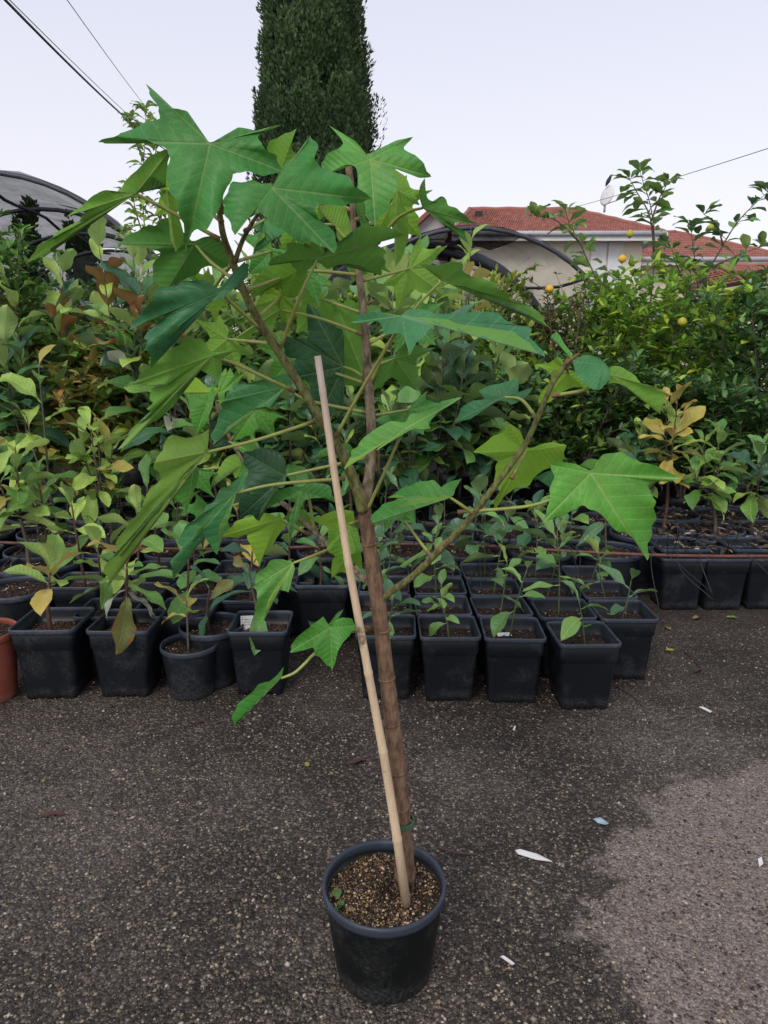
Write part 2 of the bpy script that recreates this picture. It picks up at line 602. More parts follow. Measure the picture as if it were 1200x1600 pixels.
col = b.mix(b.smooth(bl, 0.58, 0.70), col, (0.20, 0.135, 0.085))
sz = b.n('ShaderNodeSeparateXYZ'); b.link(co, sz.inputs[0])
col = b.mix(b.smooth(b.math('ADD', sz.outputs[2], b.math('MULTIPLY', bl, 0.14)), 0.98, 1.26, 0.0, 0.85), col, (0.47, 0.385, 0.345))   # weathered top end
b.link(b.bsdf(col, 0.5, b.bump(st, 0.2, 0.002), 0.4), out.inputs[0])
M['tie'] = simple_mat('green_tie', (0.05, 0.13, 0.06), 0.5, 0.3, 60)
M['pipe'] = simple_mat('brown_irrigation_pipe', (0.155, 0.062, 0.042), 0.5, 0.35, 20, 0.1)
M['drip'] = simple_mat('black_drip_line', (0.014, 0.014, 0.015), 0.45, 0.2, 20)
M['white_plastic'] = simple_mat('white_plastic', (0.72, 0.71, 0.68), 0.5, 0.12, 30)
M['ink'] = simple_mat('ink', (0.05, 0.05, 0.07), 0.6, 0.1)
M['net_tube'] = simple_mat('tunnel_tube', (0.055, 0.06, 0.075), 0.5, 0.3, 20)
M['plaster'] = simple_mat('cream_plaster', (0.84, 0.77, 0.63), 0.9, 0.10, 3, 0.2)
M['trim'] = simple_mat('white_trim', (0.75, 0.75, 0.76), 0.6, 0.08, 4)
M['grey_wall'] = simple_mat('grey_gable_plaster', (0.42, 0.40, 0.40), 0.9, 0.12, 3)
M['shed'] = simple_mat('shed_sheet', (0.03, 0.03, 0.035), 0.6, 0.3, 3)
M['metal'] = simple_mat('pale_metal', (0.45, 0.46, 0.48), 0.45, 0.15, 10)
M['wire'] = simple_mat('cable', (0.02, 0.02, 0.024), 0.6, 0.1)
M['dark'] = simple_mat('dark_plumage', (0.02, 0.021, 0.024), 0.6, 0.2)
m, nt, out = new_mat('roof_tile'); M['tile'] = m
b = NB(nt)
co = b.coord('Object')
rn = b.attr('shade')
c0 = b.ramp(rn, [(0.0, (0.25, 0.098, 0.075)), (0.5, (0.32, 0.13, 0.10)), (1.0, (0.42, 0.19, 0.15))])
b.link(b.bsdf(b.mix(b.smooth(b.noise(co, 2.5, 5), 0.4, 0.75), c0, (0.30, 0.125, 0.10)), 0.85, None, 0.2), out.inputs[0])
m, nt, out = new_mat('window_glass'); M['glass'] = m
b = NB(nt)
b.link(b.bsdf((0.05, 0.06, 0.07), 0.12, None, 0.6), out.inputs[0])


def net_mat(name, col, cover):
    m, nt, out = new_mat(name)
    b = NB(nt)
    co = b.coord('Object')
    f = b.noise(co, 1.6, 5, 0.6, 0.8)
    mp = b.n('ShaderNodeMapping'); mp.inputs['Scale'].default_value = (1.2, 0.25, 3.0); b.link(co, mp.inputs['Vector'])
    cr = b.smooth(b.noise(mp.outputs[0], 3.5, 5, 0.7, 1.2), 0.55, 0.7)          # creases lie double
    fac = b.math('ADD', b.math('MULTIPLY', b.smooth(f, 0.3, 0.7), 0.14), b.math('ADD', cover, b.math('MULTIPLY', cr, 0.13)), clamp=True)
    d = b.bsdf(col, 0.8, None, 0.2)
    t = b.n('ShaderNodeBsdfTransparent')
    mx = b.n('ShaderNodeMixShader')
    b.link(fac, mx.inputs[0]); b.link(t.outputs[0], mx.inputs[1]); b.link(d, mx.inputs[2])
    b.link(mx.outputs[0], out.inputs[0])
    return m
M['net'] = net_mat('shade_net', (0.036, 0.036, 0.046), 0.64)
M['net_dark'] = net_mat('dark_shade_net', (0.022, 0.024, 0.034), 0.78)
M['net_light'] = net_mat('thin_shade_net', (0.04, 0.04, 0.052), 0.32)

# ------------------------------------------------------------------ ground
V = [(-160, -12, 0), (160, -12, 0), (160, 420, 0), (-160, 420, 0)]
g = obj('ground', mesh('ground', V, [(0, 1, 2, 3)], M['asphalt'], False))
tag(g, kind='structure')


V = [(-60, 4.05, 0.004), (60, 4.05, 0.004), (60, 30, 0.004), (-60, 30, 0.004)]
M['black_sheet'] = simple_mat('black_ground_sheet', (0.014, 0.014, 0.015), 0.8, 0.3, 6, 0.3, 0.2)  # its black colour keeps the gaps between the stems dark
tag(obj('dark_ground_sheet', mesh('dark_ground_sheet', V, [(0, 1, 2, 3)], M['black_sheet'], False)), kind='structure')


def stones(name, mat, P, S, rng, flat=0.6, parent=None, shade=None):
    """many small angular stones as one mesh: jittered octahedra"""
    n = len(P)
    base = np.array([(1, 0, 0), (-1, 0, 0), (0, 1, 0), (0, -1, 0), (0, 0, 1), (0, 0, -1)], float)
    tri = np.array([(0, 2, 4), (2, 1, 4), (1, 3, 4), (3, 0, 4), (2, 0, 5), (1, 2, 5), (3, 1, 5), (0, 3, 5)])
    nr = np.random.RandomState(rng)
    B = np.repeat(base[None], n, 0) * (1 + nr.uniform(-0.35, 0.35, (n, 6, 3)))
    B += nr.uniform(-0.3, 0.3, (n, 6, 3))
    B[:, :, 2] *= flat
    an = nr.uniform(0, 2 * PI, n)
    ca, sa = np.cos(an)[:, None], np.sin(an)[:, None]
    sx = nr.uniform(0.7, 1.3, n)[:, None]
    x, y = B[:, :, 0] * sx, B[:, :, 1]
    B = np.stack([x * ca - y * sa, x * sa + y * ca, B[:, :, 2]], 2) * S[:, None, None] + P[:, None, :]
    F = (tri[None] + (np.arange(n) * 6)[:, None, None]).reshape(-1, 3)
    sh = nr.uniform(0, 1, n) if shade is None else shade
    me = mesh_np(name, B.reshape(-1, 3), F, mat, {'shade': np.repeat(sh, 6)})
    return obj(name, me, parent)


nr = np.random.RandomState(11)
n = 52000
yy = 0.95 + 2.6 * nr.uniform(0, 1, n) ** 1.5
xx = nr.uniform(-1, 1, n) * (0.62 * yy + 0.35)
ss = 0.0014 + 0.0046 * nr.uniform(0, 1, n) ** 2.6
big = nr.uniform(0, 1, n) > 0.965
ss[big] = 0.003 + 0.0052 * nr.uniform(0, 1, big.sum()) ** 1.7
keep = (np.hypot(xx, yy - 1.425) > 0.118)
P = np.stack([xx, yy, ss * 0.12], 1)[keep]
sh = nr.uniform(0, 1, len(P)) ** 1.1
sh = np.where(big[keep], 0.45 + 0.55 * sh, sh)
gr = stones('gravel', M['pebble'], P, ss[keep], 5, 0.55, shade=sh)
tag(gr, 'loose fine grit and pebbles strewn over the damp asphalt', 'gravel', kind='stuff')

# ------------------------------------------------------------------ house far behind
def tiled_slope(name, parent, A, Bp, Cp, Dp, ncol, nrow, rng):
    """roof plane with eave A-B and ridge D-C, built of overlapping barrel tile courses"""
    A, Bp, Cp, Dp = (Vector(p) for p in (A, Bp, Cp, Dp))
    nrm = (Bp - A).cross(Dp - A).normalized()
    Vv, Ff, sh = [], [], []
    r = random.Random(rng)
    for j in range(nrow):
        t0, t1 = j / nrow, min(1.0, (j + 1.12) / nrow)
        l0, r0 = A.lerp(Dp, t0), Bp.lerp(Cp, t0)
        l1, r1 = A.lerp(Dp, t1), Bp.lerp(Cp, t1)
        nc = max(3, int(ncol * (r0 - l0).length / (Bp - A).length))
        for i in range(nc):
            b0 = len(Vv)
            s = r.random()
            for k in range(4):
                f = (i + k / 3.0) / nc
                hgt = (0.0, 0.03, 0.03, 0.0)[k]
                Vv.append(l0.lerp(r0, f) + nrm * (0.028 + hgt))
                Vv.append(l1.lerp(r1, f) + nrm * (0.005 + hgt))
                sh += [s, s]
            for k in range(3):
                a = b0 + 2 * k
                Ff.append((a, a + 2, a + 3, a + 1))
            Ff.append((b0, b0 + 2, b0 + 4, b0 + 6))
    o = obj(name, mesh(name, Vv, Ff, M['tile'], False, {'shade': sh}), parent)
    tag(o, kind='stuff')
    return o


def prism(name, parent, poly, thick_dir, mat):
    """solid slab: polygon poly extruded by thick_dir"""
    n = len(poly)
    Vv = [Vector(p) for p in poly] + [Vector(p) + Vector(thick_dir) for p in poly]
    Ff = [tuple(range(n))[::-1], tuple(range(n, 2 * n))]
    for i in range(n):
        j = (i + 1) % n
        Ff.append((i, j, j + n, i + n))
    return obj(name, mesh(name, Vv, Ff, mat, False), parent)


def house(label, x0, x1, Y, depth, eave, rise, hipL, hipR, ncol, nrow, seed, windows):
    """long wall facing the camera, hipped roof"""
    h = thing('tiled_house', label, 'house', (0, 0, 0))
    ov = 0.45
    Vv, Ff = box_data([], [], ((x0 + x1) / 2, Y + depth / 2, eave / 2), (x1 - x0, depth, eave))
    w = obj('wall', mesh('wall', Vv, Ff, M['plaster'], False), h)
    ex0, ex1, ey0, ey1 = x0 - ov, x1 + ov, Y - ov, Y + depth + ov
    ym = (ey0 + ey1) / 2
    rl, rr = Vector((ex0 + hipL, ym, eave + rise)), Vector((ex1 - hipR, ym, eave + rise))
    A, Bq, Cq, Dq = Vector((ex0, ey0, eave)), Vector((ex1, ey0, eave)), Vector((ex1, ey1, eave)), Vector((ex0, ey1, eave))
    rf = obj('roof', mesh('roof', [A, Bq, Cq, Dq, rl, rr], [(0, 1, 5, 4), (1, 2, 5), (2, 3, 4, 5), (3, 0, 4), (3, 2, 1, 0)], M['tile'], False, {'shade': [0.4] * 6}), h)
    tiled_slope('roof_tiles', rf, A, Bq, rr, rl, ncol, nrow, seed)
    tiled_slope('roof_tiles', rf, Bq, Cq, rr + Vector((0.001, 0, 0)), rr, max(6, ncol // 3), nrow, seed + 1)
    tiled_slope('roof_tiles', rf, Dq, A, rl, rl + Vector((0.001, 0, 0)), max(6, ncol // 3), nrow, seed + 2)
    # ridge and hip caps
    for a, c in ((rl, rr), (Bq, rr), (A, rl)):
        k = max(4, int((c - a).length / 0.42))
        pts = [tuple(a.lerp(c, i / k) + Vector((0, 0, 0.03 + 0.02 * (i % 2)))) + (0.075,) for i in range(k + 1)]
        o = tube('ridge_tiles', pts, M['tile'], rf, 6, 1)
        o.data.attributes.new('shade', 'FLOAT', 'POINT').data.foreach_set('value', np.full(len(o.data.vertices), 0.55, dtype=np.float32))
    Vv, Ff = box_data([], [], ((ex0 + ex1) / 2, ey0 - 0.05, eave - 0.10), (ex1 - ex0, 0.12, 0.24))
    obj('fascia', mesh('fascia', Vv, Ff, M['trim'], False), h)
    Vv, Ff = box_data([], [], (ex1 + 0.05, ym, eave - 0.10), (0.12, ey1 - ey0, 0.24))
    obj('fascia', mesh('fascia', Vv, Ff, M['trim'], False), h)
    tube('gutter', [(ex0, ey0 - 0.14, eave - 0.03, 0.075), ((ex0 + ex1) / 2, ey0 - 0.14, eave - 0.04, 0.075), (ex1, ey0 - 0.14, eave - 0.03, 0.075)], M['metal'], h, 6, 1)
    for (wx, wz, ww, wh) in windows:
        Vv, Ff = box_data([], [], (wx, Y - 0.03, wz), (ww, 0.08, wh))
        wf = obj('window', mesh('window', Vv, Ff, M['trim'], False), h)
        Vv, Ff = box_data([], [], (wx, Y - 0.06, wz), (ww - 0.16, 0.06, wh - 0.16))
        obj('pane', mesh('pane', Vv, Ff, M['glass'], False), wf)
        Vv, Ff = box_data([], [], (wx, Y - 0.1, wz), (0.06, 0.04, wh - 0.14))
        obj('mullion', mesh('mullion', Vv, Ff, M['trim'], False), wf)
    return h, rl, rr


HY = 22.0
ea = at(850, 364, HY - 0.45).z
hx0, hx1 = at(728, 364, HY).x, at(1005, 364, HY).x
ridge_z = at(850, 329, HY + 3.2).z
h1, rl, rr = house('long cream house with red tiled roof and a white dish on its ridge', hx0, hx1, HY, 6.4, ea, ridge_z - ea, 0.9, 1.7, 84, 20, 3,
                   [])
# the vent hood on the tiles
vp = at(748, 338, HY + 1.9)
Vv, Ff = box_data([], [], vp + Vector((0, 0, 0.02)), (0.22, 0.22, 0.24))
obj('roof_vent', mesh('roof_vent', Vv, Ff, M['shed'], False), h1)
for dx in (0.0, 0.5):
    q = at(932, 432, HY)
    Vv, Ff = box_data([], [], (q.x + dx, HY - 0.04, q.z), (0.44, 0.07, 1.9))
    obj('shutter', mesh('shutter', Vv, Ff, M['trim'], False), h1)
H2 = 24.6
e2 = at(1150, 404, H2 - 0.45).z
r2z = at(1100, 365, H2 + 2.8).z
h2, a2, b2 = house('lower cream house wing with red hipped roof behind the citrus at right', at(965, 404, H2).x, at(1206, 404, H2).x, H2, 5.6, e2, r2z - e2, 0.02, 2.6, 60, 14, 13,
                   [])
H3 = 21.0
e3 = at(1200, 440, H3 - 0.45).z
h3, a3, b3 = house('small red roofed annex at the right picture edge under the hipped wing', at(1176, 430, H3).x, at(1330, 430, H3).x, H3, 3.6, e3, 0.62, 0.3, 1.0, 40, 8, 23, [])
# grey gable of a further house
gY = 27.0
gp = [at(655, 372, gY), at(700, 372, gY), at(700, 358, gY), at(676, 332, gY), at(655, 352, gY)]
gz = thing('gabled_house', 'grey gable end of a further house left of the red roof', 'house')
wl = [Vector((p.x, gY, p.z)) for p in gp]
wl[0].z = wl[1].z = 0
prism('wall', gz, wl, (0, 5, 0), M['grey_wall'])
prism('roof', gz, [wl[2] + Vector((0.25, -0.3, -0.1)), wl[3] + Vector((0, -0.3, 0.02)), wl[3] + Vector((0, -0.3, 0.2)), wl[2] + Vector((0.25, -0.3, 0.08))], (0, 5.6, 0), M['tile'])
prism('roof', gz, [wl[3] + Vector((0, -0.3, 0.02)), wl[4] + Vector((-0.2, -0.3, -0.15)), wl[4] + Vector((-0.2, -0.3, 0.05)), wl[3] + Vector((0, -0.3, 0.2))], (0, 5.6, 0), M['tile'])
# satellite dish standing on the ridge
dp = at(941, 329, HY + 3.2)
dk = thing('satellite_dish', 'white satellite dish with a feed arm on the tiled ridge', 'satellite dish', (dp.x, dp.y - 0.25, ridge_z - 0.1))
tube('mast', [(0, 0, 0, 0.035), (0, 0, 0.45, 0.035)], M['metal'], dk, 6, 2)
Vv, Ff = [], []
for i in range(6):
    r = 0.29 * i / 5
    for k in range(20):
        a = 2 * PI * k / 20
        Vv.append(Vector((r * math.cos(a), 0.55 * r * r, r * 1.12 * math.sin(a))))
for i in range(5):
    for k in range(20):
        a, c = i * 20 + k, i * 20 + (k + 1) % 20
        Ff.append((a, c, c + 20, a + 20))
R = Matrix.Rotation(math.radians(-64), 3, 'Z') @ Matrix.Rotation(math.radians(-14), 3, 'X')
Vv = [R @ v + Vector((0.02, -0.05, 0.52)) for v in Vv]
o = obj('dish', mesh('dish', Vv, Ff, M['trim']), dk)
sm = o.modifiers.new('solid', 'SOLIDIFY'); sm.thickness = 0.02
tube('feed_arm', [(0.05, -0.05, 0.25, 0.016), (0.42, -0.32, 0.36, 0.016), (0.60, -0.45, 0.50, 0.016)], M['metal'], dk, 5, 3)
Vv, Ff = box_data([], [], (0.6, -0.45, 0.53), (0.09, 0.12, 0.08))
obj('feed_head', mesh('feed_head', Vv, Ff, M['metal'], False), dk)
bp = Vector((dp.x + 0.03, dp.y - 0.28, ridge_z - 0.1 + 0.80))
Vv, Ff = tube_data([(-0.05, 0, -0.02, 0.008), (-0.02, 0, 0.06, 0.045), (0.03, 0, 0.16, 0.065), (0.07, 0, 0.24, 0.05), (0.09, 0, 0.29, 0.042), (0.12, 0, 0.32, 0.03), (0.17, 0, 0.325, 0.006)], 8, 4)
bd = obj('bird', mesh('bird', Vv, Ff, M['dark']), None, bp)
tag(bd, 'dark bird perched on top of the satellite dish', 'bird')

# ------------------------------------------------------------------ shade net tunnels
def tunnel(label, cx, Y, hw, ht, axis, length, nh, net_mats, r=0.045, skirt=0.0):
    t = thing('net_tunnel', label, 'tunnel', (cx, Y, 0))
    ax = Vector((axis[0], axis[1], 0)).normalized()
    rngT = random.Random(int(cx * 100))
    def arch(k, a, off=0.0):
        d = ax * (length * k)
        sag = 0.10 * math.sin(k * (nh - 1) * PI) ** 2
        return Vector((hw * math.cos(a), 0, 0)) + d + Vector((0, 0, (ht - sag + off) * math.sin(a) ** 0.9))
    for i in range(nh):
        k = i / (nh - 1)
        pts = [tuple(arch(round(k * (nh - 1)) / (nh - 1), PI * j / 16)) + (r,) for j in range(17)]
        tube('hoop', pts, M['net_tube'], t, 7, 2)
    for an in (0.28, 0.5, 0.72):
        tube('purlin', [tuple(arch(k / 8, PI * an, -0.06)) + (r * 0.7,) for k in range(9)], M['net_tube'], t, 6, 2)
    # the netting: one sheet per side and crown, hung loosely over the hoops
    for (a0, a1, mt) in net_mats:
        Vv, Ff = [], []
        na, nk = 14, 24
        for j in range(na + 1):
            for i in range(nk + 1):
                a = PI * (a0 + (a1 - a0) * j / na)
                p = arch(i / nk, a, 0.05)
                p += Vector((rngT.uniform(-1, 1), rngT.uniform(-1, 1), rngT.uniform(-1, 1))) * 0.018
                Vv.append(p)
        for j in range(na):
            for i in range(nk):
                q = j * (nk + 1) + i
                Ff.append((q, q + 1, q + nk + 2, q + nk + 1))
        obj('netting', mesh('netting', Vv, Ff, M[mt]), t)
    # net rolled up along the second hoop
    k2 = 1.0 / (nh - 1)
    if skirt:
        tube('rolled_net', [tuple(arch(k2, PI * a_, -0.10 + 0.03 * math.sin(a_ * 40))) + (0.075 + 0.03 * math.sin(a_ * 23),) for a_ in [0.12 + 0.5 * q / 14 for q in range(15)]], M['net_tube'], t, 8, 2, jit=0.12, rng=rngT)
    # netted far end
    Vv, Ff = [Vector((0, 0, 0.1)) + ax * length], []
    for j in range(17):
        Vv.append(arch(1.0, PI * j / 16, -0.02))
        if j:
            Ff.append((0, j, j + 1))
    obj('end_netting', mesh('end_netting', Vv, Ff, M[net_mats[-1][2]], False), t)
    return t


tunnel('dark shade net tunnel with arched tubes in front of the red roofed house', at(735, 500, 11.0).x, 11.0, 2.62, at(730, 356, 11.0).z, (-0.42, 1.0), 5.0, 4,
       [(0.0, 0.40, 'net_light'), (0.40, 0.74, 'net_dark'), (0.74, 1.0, 'net_dark')], 0.034, 1)
tunnel('grey shade net tunnel with arched tubes at the left picture edge', at(-10, 500, 9.0).x, 9.0, 2.75, at(0, 268, 9.0).z, (-0.15, 1.0), 7.0, 4,
       [(0.0, 0.30, 'net'), (0.30, 0.7, 'net'), (0.7, 1.0, 'net')], 0.032)
# dark lean-to at the right edge
sp = [at(1085, 462, 10.0), at(1260, 425, 10.0)]
sh_ = thing('lean_to', 'dark lean-to roof behind the shrubs at the right edge', 'shed', (sp[0].x, 10.0, 0))
Vv = [Vector((0, 0, sp[0].z)), Vector((2.6, 0, sp[0].z + (sp[1].z - sp[0].z) * 1.4)), Vector((2.6, 3.0, sp[0].z + (sp[1].z - sp[0].z) * 1.4)), Vector((0, 3.0, sp[0].z))]
prism('roof', sh_, Vv, (0, 0, -0.09), M['shed'])
prism('roof_edge', sh_, [Vv[0] + Vector((-0.02, -0.05, 0.03)), Vv[1] + Vector((0.02, -0.05, 0.03)), Vv[1] + Vector((0.02, -0.05, -0.05)), Vv[0] + Vector((-0.02, -0.05, -0.05))], (0, 0.045, 0), M['metal'])
for xx_ in (0.1, 2.4):
    tube('post', [(xx_, 0.2, 0, 0.04), (xx_, 0.2, sp[0].z - 0.06 + 0.1 * xx_, 0.04)], M['metal'], sh_, 6, 1)
for xx_ in (0.1, 2.4):
    tube('post', [(xx_, 2.8, 0, 0.04), (xx_, 2.8, sp[0].z - 0.06 + 0.1 * xx_, 0.04)], M['metal'], sh_, 6, 1)

# ------------------------------------------------------------------ overhead cables
def cable(label, pa, Ya, pb, Yb, r, sag):
    A, Bv = at(*pa, Ya), at(*pb, Yb)
    D = Bv - A
    A2, B2 = A - D * 1.2, Bv + D * 3.0
    pts = []
    for i in range(25):
        t = i / 24
        p = A2.lerp(B2, t)
        u_ = (t - 1.2 / 5.2) * 5.2              # 0..1 between the two sighted points
        p.z += sag * 4 * (u_ * u_ - u_) * 0.25
        pts.append(tuple(p - A) + (r,))
    o = tube('overhead_cable', pts, M['wire'], None, 5, 2)
    o.location = A
    tag(o, label, 'cable', 'overhead cables')
cable('thick black overhead cable at the upper left corner', (0, -8), 6.0, (205, 192), 12.0, 0.012, 0.10)
cable('thin overhead wire just right of the thick black cable', (15, 0), 6.0, (203, 182), 12.0, 0.004, 0.05)
cable('thin overhead wire farthest from the upper left corner', (105, 0), 7.0, (222, 160), 13.0, 0.004, 0.05)
cable('thin overhead wire above the house roof at right', (1200, 232), 12.0, (905, 322), 20.0, 0.006, 0.08)
# ------------------------------------------------------------------ leaf makers
def leaf_cloud(P, D, N, L, W, mat, name, seed, parent, shade=None, fold=0.18, droop=0.12):
    """many small leaves as one mesh: each a folded, tapering blade of six triangles"""
    P, D, N = (np.asarray(a, float) for a in (P, D, N))
    L, W = np.asarray(L, float)[:, None], np.asarray(W, float)[:, None]
    D = D / np.maximum(np.linalg.norm(D, axis=1, keepdims=True), 1e-6)
    N = N - D * np.sum(N * D, 1, keepdims=True)
    N = N / np.maximum(np.linalg.norm(N, axis=1, keepdims=True), 1e-6)
    S = np.cross(D, N)
    n = len(P)
    v = np.empty((n, 7, 3))
    v[:, 0] = P
    v[:, 1] = P + D * L * 0.33 + S * W * 0.46 + N * W * fold
    v[:, 2] = P + D * L * 0.33 - S * W * 0.46 + N * W * fold
    v[:, 3] = P + D * L * 0.70 + S * W * 0.36 + N * (W * fold - L * droop * 0.4)
    v[:, 4] = P + D * L * 0.70 - S * W * 0.36 + N * (W * fold - L * droop * 0.4)
    v[:, 5] = P + D * L * 0.5 - N * L * droop * 0.15
    v[:, 6] = P + D * L - N * L * droop
    tri = np.array([(0, 1, 5), (0, 5, 2), (1, 3, 5), (2, 5, 4), (3, 6, 5), (4, 5, 6)])
    F = (tri[None] + (np.arange(n) * 7)[:, None, None]).reshape(-1, 3)
    if shade is None:
        shade = np.random.RandomState(seed).uniform(0, 1, n)
    me = mesh_np(name, v.reshape(-1, 3), F, mat, {'shade': np.repeat(shade, 7)})
    return tag(obj(name, me, parent), kind='stuff')


LEAF_CACHE = {}


def blade(key, mat, L=0.2, W=0.07, peak=0.6, curl=0.25, fold=0.12, wav=0.012, twist=0.0, seed=1, nu=10, nv=3, serr=0.0, petiole=0.0):
    """one big leaf: base at the origin, midrib along +Y, upper face +Z"""
    k = (key, mat.name)
    if k in LEAF_CACHE:
        return LEAF_CACHE[k]
    r = random.Random(seed)
    Vv, lu, lv = [], [], []
    ph = r.uniform(0, 6)
    for i in range(nu + 1):
        t = i / nu
        # width profile, widest at peak, pointed tip, narrowed base
        if t < peak:
            w = math.sin(PI / 2 * t / peak) ** 0.85
        else:
            w = math.cos(PI / 2 * (t - peak) / (1 - peak)) ** 0.75
        w = max(w * W / 2, 0.0015 if i < nu else 0.0004)
        if serr:
            w *= 1 + serr * (1 if i % 2 else -1)
        a = curl * t * t
        yy_ = L * (t - 0.25 * a * t)
        zz_ = -L * a * 0.6
        for j in range(-nv, nv + 1):
            s = j / nv
            x = w * s
            z = zz_ + abs(x) * fold * 2 + wav * math.sin(ph + t * 11 + (2 if s > 0 else 0)) * s * s
            z += twist * x * t
            Vv.append((x, petiole + yy_, z))
            lu.append(t)
            lv.append(abs(x) / L)
    Ff = []
    m_ = 2 * nv + 1
    for i in range(nu):
        for j in range(m_ - 1):
            a = i * m_ + j
            Ff.append((a, a + 1, a + 1 + m_, a + m_))
    if petiole:
        b0 = len(Vv)
        Vt, Ft = tube_data([(0, 0, 0, 0.0022), (0, petiole + 0.006, 0, 0.0018)], 5, 1)
        for v in Vt:
            Vv.append(tuple(v)); lu.append(0); lv.append(0)
        Ff += [tuple(b0 + i for i in f) for f in Ft]
    me = mesh('leaf', Vv, Ff, mat, True, {'lu': lu, 'lv': lv})
    LEAF_CACHE[k] = me
    return me


def frame(p, d, n, s, roll=0.0):
    d = Vector(d).normalized()
    n = Vector(n)
    n = n - d * n.dot(d)
    if n.length < 1e-5:
        n = d.orthogonal()
    n.normalize()
    x = d.cross(n)
    if roll:
        c, q = math.cos(roll), math.sin(roll)
        x, n = x * c + n * q, n * c - x * q
    m = Matrix.Identity(4)
    for i in range(3):
        m[i][0], m[i][1], m[i][2], m[i][3] = x[i] * s, d[i] * s, n[i] * s, p[i]
    return m


# leaf palettes
LM = {}
LM['loquat'] = leaf_mat('loquat_green', (0.117, 0.293, 0.059), (0.312, 0.466, 0.137), (0.346, 0.476, 0.144), 0.4, 0.25, 11, 0.8, 0.012, quilt=0.8)
LM['loquat_light'] = leaf_mat('loquat_pale', (0.319, 0.524, 0.093), (0.450, 0.599, 0.169), (0.518, 0.604, 0.202), 0.4, 0.28, 11, 0.8, 0.012, quilt=0.8)
LM['yellow'] = leaf_mat('loquat_yellowing', (0.48, 0.42, 0.075), (0.50, 0.42, 0.13), (0.60, 0.52, 0.2), 0.45, 0.28, 11, 0.8, 0.012, spot=(0.40, 0.22, 0.06), quilt=0.6)
LM['rusty'] = leaf_mat('leaf_going_rusty', (0.201, 0.242, 0.061), (0.362, 0.188, 0.067), (0.366, 0.342, 0.122), 0.45, 0.25, 12, 0.8, 0.012, spot=(0.24, 0.10, 0.03), edge=(0.26, 0.10, 0.035))
LM['dark'] = leaf_mat('dark_glossy_leaf', (0.038, 0.126, 0.064), (0.144, 0.235, 0.107), (0.130, 0.202, 0.086), 0.32, 0.16, 9, 0.8, 0.012, sheen=0.5)
LM['mid'] = leaf_mat('mid_green_leaf', (0.085, 0.251, 0.065), (0.242, 0.362, 0.120), (0.216, 0.302, 0.100), 0.36, 0.22, 9, 0.8, 0.012, sheen=0.45)
LM['silver'] = leaf_mat('silvery_underside', (0.34, 0.36, 0.28), (0.38, 0.39, 0.31), (0.45, 0.46, 0.36), 0.6, 0.15, 9, 0.8, 0.012)
LM['seedling'] = leaf_mat('seedling_green', (0.129, 0.312, 0.065), (0.260, 0.412, 0.107), (0.317, 0.403, 0.134), 0.36, 0.25, 7, 0.7, 0.014, sheen=0.45)
LM['seedling_dark'] = leaf_mat('seedling_deep_green', (0.061, 0.168, 0.068), (0.152, 0.260, 0.091), (0.195, 0.293, 0.110), 0.32, 0.2, 7, 0.7, 0.014, sheen=0.5)
LM['dry'] = leaf_mat('dry_leaf', (0.34, 0.25, 0.15), (0.36, 0.27, 0.17), (0.42, 0.33, 0.2), 0.8, 0.1, 9, 0.8, 0.012)

CM = {}
CM['hedge'] = cloud_mat('hedge_leaf', [(0.0, (0.031, 0.081, 0.031)), (0.5, (0.066, 0.155, 0.044)), (0.84, (0.124, 0.265, 0.056)), (0.93, (0.310, 0.497, 0.078)), (1.0, (0.435, 0.590, 0.093))], 0.36, 0.24, 0.4)
CM['citrus'] = cloud_mat('citrus_leaf', [(0.0, (0.105, 0.254, 0.039)), (0.5, (0.239, 0.463, 0.060)), (0.85, (0.448, 0.673, 0.083)), (1.0, (0.750, 0.750, 0.090))], 0.42, 0.40, 0.3)
CM['lime'] = cloud_mat('yellow_green_leaf', [(0.0, (0.138, 0.235, 0.041)), (0.5, (0.248, 0.359, 0.055)), (0.85, (0.414, 0.469, 0.069)), (1.0, (0.635, 0.552, 0.069))], 0.45, 0.28, 0.35)
CM['deep'] = cloud_mat('deep_green_leaf', [(0.0, (0.037, 0.092, 0.040)), (0.5, (0.075, 0.184, 0.056)), (0.85, (0.141, 0.292, 0.075)), (1.0, (0.283, 0.451, 0.100))], 0.38, 0.28, 0.35)
CM['fresh'] = cloud_mat('fresh_green_leaf', [(0.0, (0.059, 0.167, 0.037)), (0.5, (0.108, 0.267, 0.049)), (0.9, (0.200, 0.384, 0.075)), (1.0, (0.333, 0.500, 0.100))], 0.4, 0.25, 0.4)
CM['bronze'] = cloud_mat('bronze_flushed_leaf', [(0.0, (0.097, 0.179, 0.041)), (0.45, (0.235, 0.331, 0.069)), (0.75, (0.373, 0.304, 0.083)), (1.0, (0.524, 0.235, 0.083))], 0.45, 0.25, 0.4)
CM['reddish'] = cloud_mat('mixed_red_leaf', [(0.0, (0.052, 0.104, 0.039)), (0.6, (0.104, 0.169, 0.052)), (0.8, (0.182, 0.130, 0.065)), (1.0, (0.442, 0.156, 0.098))], 0.5, 0.2, 0.35)
CM['cypress'] = cloud_mat('cypress_spray', [(0.0, (0.020, 0.042, 0.020)), (0.5, (0.072, 0.125, 0.050)), (0.85, (0.13, 0.195, 0.075)), (1.0, (0.24, 0.28, 0.10))], 0.7, 0.08, 0.15)


